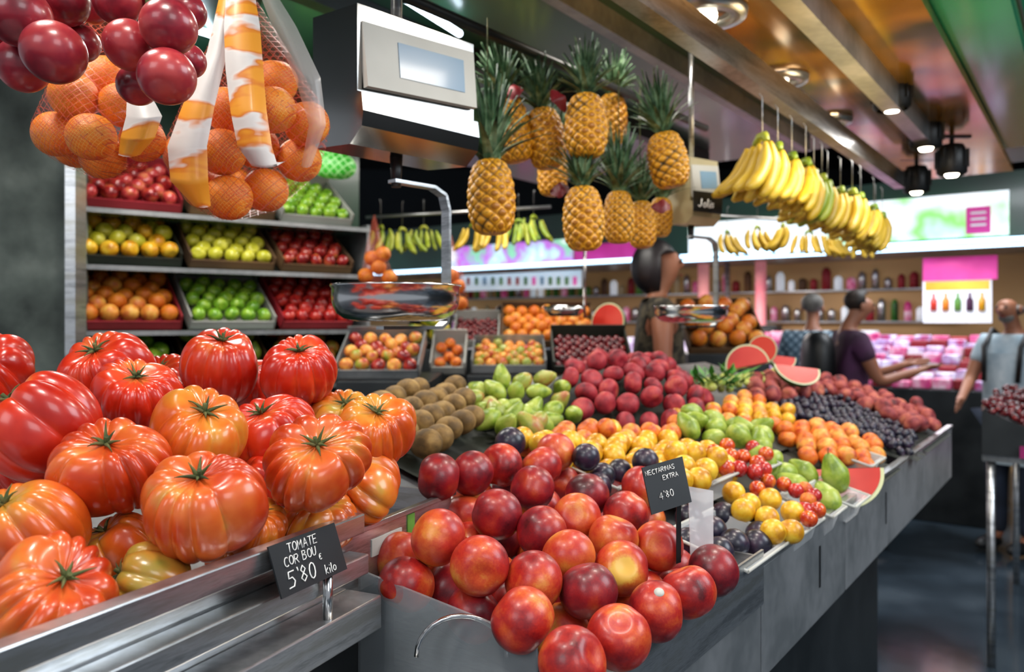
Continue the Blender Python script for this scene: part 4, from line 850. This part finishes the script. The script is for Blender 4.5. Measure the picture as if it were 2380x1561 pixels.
# ---------- people
def person(loc,rot,H,shirt,pants,hair,label,arms,bob=False,bald=False,sleeve=.6,headdown=0,lean=0,w=1.0,apron=False,dp=1.0,straps=False):
    k=H/1.75; J={};R={}
    def j(n,x,y,z,rx,ry=None): J[n]=V((x,y,z))*k; R[n]=(rx*k,(ry or rx)*k)
    j('pel',0,0,.95,.155*w,.11*dp);j('sp',0,-lean*.3,1.12,.14*w,.1*dp);j('ch',0,-lean*.7,1.32,.165*w,.115*dp);j('nb',0,.01-lean,1.46,.075,.065);j('nk',0,.012-lean,1.51,.048)
    j('h0',0,-lean-.038-headdown*.02,1.585,.05,.062); j('h1',0,-lean-.018-headdown*.05,1.65,.075,.09); j('h2',0,-lean-.005-headdown*.06,1.71,.06,.07)
    j('ns',0,-lean-.122-headdown*.05,1.635-.02*headdown,.012)
    ed=[('pel','sp'),('sp','ch'),('ch','nb'),('nb','nk'),('nk','h0'),('h0','h1'),('h1','h2'),('h1','ns')]
    for s,(el,wr) in zip((-1,1),arms):
        n='L' if s<0 else 'R'
        j('s'+n,s*.185*w,-lean,1.41,.062); J['e'+n]=V(el)*k;R['e'+n]=(.042*k,)*2; J['w'+n]=V(wr)*k;R['w'+n]=(.027*k,)*2
        d=(V(wr)-V(el)).normalized(); J['p'+n]=V(wr)*k+d*.065*k; R['p'+n]=(.034*k,.02*k)
        ed+=[('ch','s'+n),('s'+n,'e'+n),('e'+n,'w'+n),('w'+n,'p'+n)]
        sd=d.cross(V((0,1,.3))).normalized()
        for q in range(4):
            o_=(q-1.5)*.019; a=V(wr)+d*.1+sd*o_; l=(.07,.08,.075,.055)[q]
            J[f'f{n}{q}']=a*k; R[f'f{n}{q}']=(.0095*k,)*2; J[f'g{n}{q}']=(a+d*l+V((0,-.015,-.01)))*k; R[f'g{n}{q}']=(.007*k,)*2; ed+=[('p'+n,f'f{n}{q}'),(f'f{n}{q}',f'g{n}{q}')]
        a=V(wr)+d*.04+sd*-.045; J['t'+n]=a*k;R['t'+n]=(.01*k,)*2;J['u'+n]=(a+d*.05-sd*.01)*k;R['u'+n]=(.008*k,)*2; ed+=[('w'+n,'t'+n),('t'+n,'u'+n)]
        j('hp'+n,s*.09,0,.88,.09);j('kn'+n,s*.1,-.02,.5,.06);j('an'+n,s*.1,0,.1,.04);j('to'+n,s*.11,-.16,.045,.04)
        ed+=[('pel','hp'+n),('hp'+n,'kn'+n),('kn'+n,'an'+n),('an'+n,'to'+n)]
    def skin(name,names,eds,rad,m,extra={}):
        JJ=dict(J);JJ.update(extra); idx={n:i for i,n in enumerate(names)}; me=bpy.data.meshes.new(name)
        me.from_pydata([tuple(JJ[n]) for n in names],[(idx[a],idx[b_]) for a,b_ in eds],[]); me.materials.append(MATS[m]); o=obj(name,me)
        md=o.modifiers.new('Skin','SKIN'); md.use_smooth_shade=True
        sv=me.skin_vertices[0].data
        for n in names: sv[idx[n]].radius=rad(n); sv[idx[n]].use_root=(n==names[0])
        sb=o.modifiers.new('Sub','SUBSURF'); sb.levels=2; sb.render_levels=2; return o
    names=['pel']+[n for n in J if n!='pel']
    body=skin('person',names,ed,lambda n:R[n],'skin'); body.location=loc; body.rotation_euler=(0,0,rot); tag(body,label,'person')
    g=.016*k; ex_={}
    for n in 'LR':
        ex_['c'+n]=J['s'+n]+(J['e'+n]-J['s'+n])*sleeve
        me=ball('shoe',16,10,lambda t,p:(.055*k*sn(t)*cs_(p),.14*k*sn(t)*sn(p),.05*k*max(cs_(t),-.5)),'black'); o=obj('shoe',me,loc=(J['an'+n]+J['to'+n])*.5+V((0,-.02,-.02))*k); o.parent=body
    nm=['pel','sp','ch','nb','sL','cL','sR','cR']; rr=lambda n:(R[n][0]+g,R[n][1]+g) if n in R else (.058*k,)*2
    sh_=skin('shirt',nm,[('pel','sp'),('sp','ch'),('ch','nb'),('ch','sL'),('sL','cL'),('ch','sR'),('sR','cR')],rr,shirt,ex_); sh_.parent=body
    nm=['pel','hpL','knL','anL','hpR','knR','anR']; tr_=skin('trousers',nm,[('pel','hpL'),('hpL','knL'),('knL','anL'),('pel','hpR'),('hpR','knR'),('knR','anR')],rr,pants); tr_.parent=body
    if apron:
        b=B(); b.grid([[V((x*.15,-.15+.05*x*x,z))*k for x in (-1,-.5,0,.5,1)] for z in (1.34,1.2,1.0,.8,.6)]); a=b.build('apron',apron); a.parent=body
    if straps:
        for s in (-1,1):
            b=B(); b.tube([V((s*.11,-.15,1.15))*k,V((s*.12,-.13,1.38))*k,V((s*.12,-.03,1.5))*k,V((s*.11,.1,1.42))*k,V((s*.1,.14,1.15))*k],.016,6); a=b.build('strap','black'); a.parent=body
    hc=J['h1']
    def hairf(s,cut,zc):
        def f(t,p):
            x,y,z=s[0]*sn(t)*cs_(p)*(1+.02*sn(9*p)),s[1]*sn(t)*sn(p),s[2]*cs_(t)
            if y<cut and z<zc: y=cut+(y-cut)*.12
            return (x*k,y*k,z*k)
        return f
    if bald:
        me=ball('hair',24,14,hairf((.084,.055,.04),-.9,0),hair); o=obj('hair',me,loc=hc+V((0,.045,-.02))*k); o.parent=body
        me=ball('beard',20,12,lambda t,p:(.05*k*sn(t)*cs_(p),.04*k*sn(t)*sn(p),.035*k*cs_(t)),hair); o=obj('beard',me,loc=J['h0']+V((0,-.03,-.005))*k); o.parent=body
    elif bob:
        me=ball('hair',36,24,hairf((.105,.115,.14),-.02,.065),hair); o=obj('hair',me,loc=hc+V((0,.04,-.025))*k); o.parent=body
    else:
        me=ball('hair',32,20,hairf((.083,.09,.078),-.03,.045),hair); o=obj('hair',me,loc=hc+V((0,.018,.032))*k); o.parent=body
    for s in (-1,1):
        o=obj('eye',FR['small'],'black',loc=hc+V((s*.03,-.084,-.0))*k,sc=.016*k); o.parent=body
        if not bob: o=obj('ear',FR['small'],'skin',loc=hc+V((s*.078,.005,-.015))*k,sc=(.02*k,.035*k,.055*k)); o.parent=body
    o=obj('mouth',FR['small'],'card_red',loc=J['h0']+V((0,-.066,.0))*k,sc=(.045*k,.012*k,.01*k)); o.parent=body
    return body
down=lambda s:((s*.25,0,1.13),(s*.26,-.06,.88))
wz=.17; wp=at(1532,750,3.8)
b=B(); b.box((wp.x-.6,3.6,0.0),(1.0,0,0),(0,.5,0),(0,0,wz)); 
tag(b.build('floor_platform','dark_steel'),'raised dark platform the woman stands on','platform')
person((wp.x,3.8,wz),PI/2-.1,1.72,'cloth_olive','denim','hair_black','woman with black bob and olive patterned top facing right in the stall',(((-.22,.0,1.16),(-.2,-.16,.95)),((.23,.0,1.15),(.2,-.16,.93))),bob=True,sleeve=.3,w=.95,dp=1.3)
p=at(1172,750,5.6); person((p.x,5.6,0),.1,1.62,'cloth_black','cloth_black','hair_black','man with dark hair in black shirt behind the back counter',(down(-1),down(1)),headdown=.6)
p=at(1888,750,6.1); person((p.x,6.1,0),PI-.5,1.72,'cloth_plaid','denim','hair_grey','grey haired customer in light blue plaid shirt seen from behind',(((-.24,-.05,1.14),(-.2,-.28,1.1)),((.24,-.05,1.14),(.2,-.28,1.1))),sleeve=.8)
p=at(1975,750,5.4); bd=person((p.x,5.4,0),PI/2-.1,1.72,'cloth_purple','denim','hair_brown','bearded man in purple shirt looking at phone with a backpack',(((-.22,-.12,1.13),(-.14,-.38,1.2)),((.22,-.1,1.12),(.1,-.38,1.22))),sleeve=.55,headdown=1,w=1.05)
me=ball('backpack',24,14,lambda t,q:(.15*(abs(cs_(q))**.7*(1 if cs_(q)>0 else -1))*sn(t)**.6,.1*sn(q)*sn(t)**.6,.22*(abs(cs_(t))**.8*(1 if cs_(t)>0 else -1))),'black')
bp_=obj('backpack',me,loc=V((p.x-.22,5.4,1.22)),q=aim((0,0,1),PI/2)); tag(bp_,'black backpack on the back of the purple shirt man','backpack')
c=V((p.x+.5,5.3,1.2)); b=B(); b.box(c,(.07,.0,.02),(0,.14,0),(-.004,0,.01)); tag(b.build('phone','black',bev=.004),'dark phone held by the man in purple shirt','phone')
p=at(2355,750,5.2); person((p.x,5.2,0),-PI/2+.5,1.70,'cloth_white','denim','hair_grey','balding man in pale T-shirt at the right picture edge',(((-.24,-.1,1.14),(-.15,-.33,1.05)),((.24,-.1,1.14),(.15,-.33,1.05))),bald=True,headdown=.8,apron='cloth_white',straps=True)
# ---------- lights
def area(loc,size,e,col=(1,.95,.88),rot=(0,0,0)):
    l=bpy.data.lights.new('area_light','AREA'); l.size=size; l.energy=e; l.color=col; o=bpy.data.objects.new('area_light',l); link(o); o.location=loc; o.rotation_euler=rot; return o
area((-.35,.55,2.35),.2,7,(1,.94,.86))
area((-.75,1.0,2.38),.2,6.5,(1,.95,.88))
area((.15,.75,2.4),.2,7.5,(1,.94,.86))
area((.45,1.35,2.25),.2,6.5,(1,.9,.78))
area((.95,2.1,2.1),.25,5,(1,.93,.84))
area((.5,2.2,2.38),.3,6,(1,.93,.84))
area((1.5,2.9,2.2),.3,7,(1,.94,.88))
area((-.3,1.9,2.4),.3,7,(1,.95,.88))
area((-.9,2.35,2.38),.5,14,(1,.96,.9),(0,-.5,.4))
area((.1,3.3,2.4),.5,14,(1,.95,.88))
area((1.3,3.6,2.38),.4,6,(1,.94,.86))  # fill lamp added near the woman to brighten her, no fixture
area((1.1,2.2,1.9),.5,5,(1,.75,.42),(PI,0,0))  # added upward lamp without a fixture, imitates warm bounce onto the ceiling
area((3.2,5.2,2.9),1.2,60,(.9,.95,1))
area((-.3,8.5,2.1),1.2,60,(1,.9,.9))
area((3.6,6.9,2.1),1.0,22,(1,.88,.97))
area((2.0,8.1,2.1),1.0,55,(1,.87,.8))
area((-1.6,-1.4,2.8),1.2,22,(.95,.97,1),(.9,0,-.7))
area((1.4,-1.6,2.8),1.2,26,(.95,.97,1),(.9,0,.4))
area((3,1.0,3.0),1.6,70,(.85,.93,1),(0,.6,-.3))
W=bpy.data.worlds.new('w'); S.world=W; W.use_nodes=True; W.node_tree.nodes['Background'].inputs[0].default_value=(.6,.65,.72,1); W.node_tree.nodes['Background'].inputs[1].default_value=.62
cam=bpy.data.cameras.new('cam'); co=bpy.data.objects.new('camera',cam); link(co); S.camera=co
co.location=(0,0,CZ); co.rotation_euler=(PI/2,0,0); cam.sensor_width=36; cam.lens=F/2380*36; cam.shift_y=-30.5/2380; cam.clip_start=.02
cam.dof.use_dof=True; cam.dof.focus_distance=.95; cam.dof.aperture_fstop=4.8
S.view_settings.view_transform='Standard'
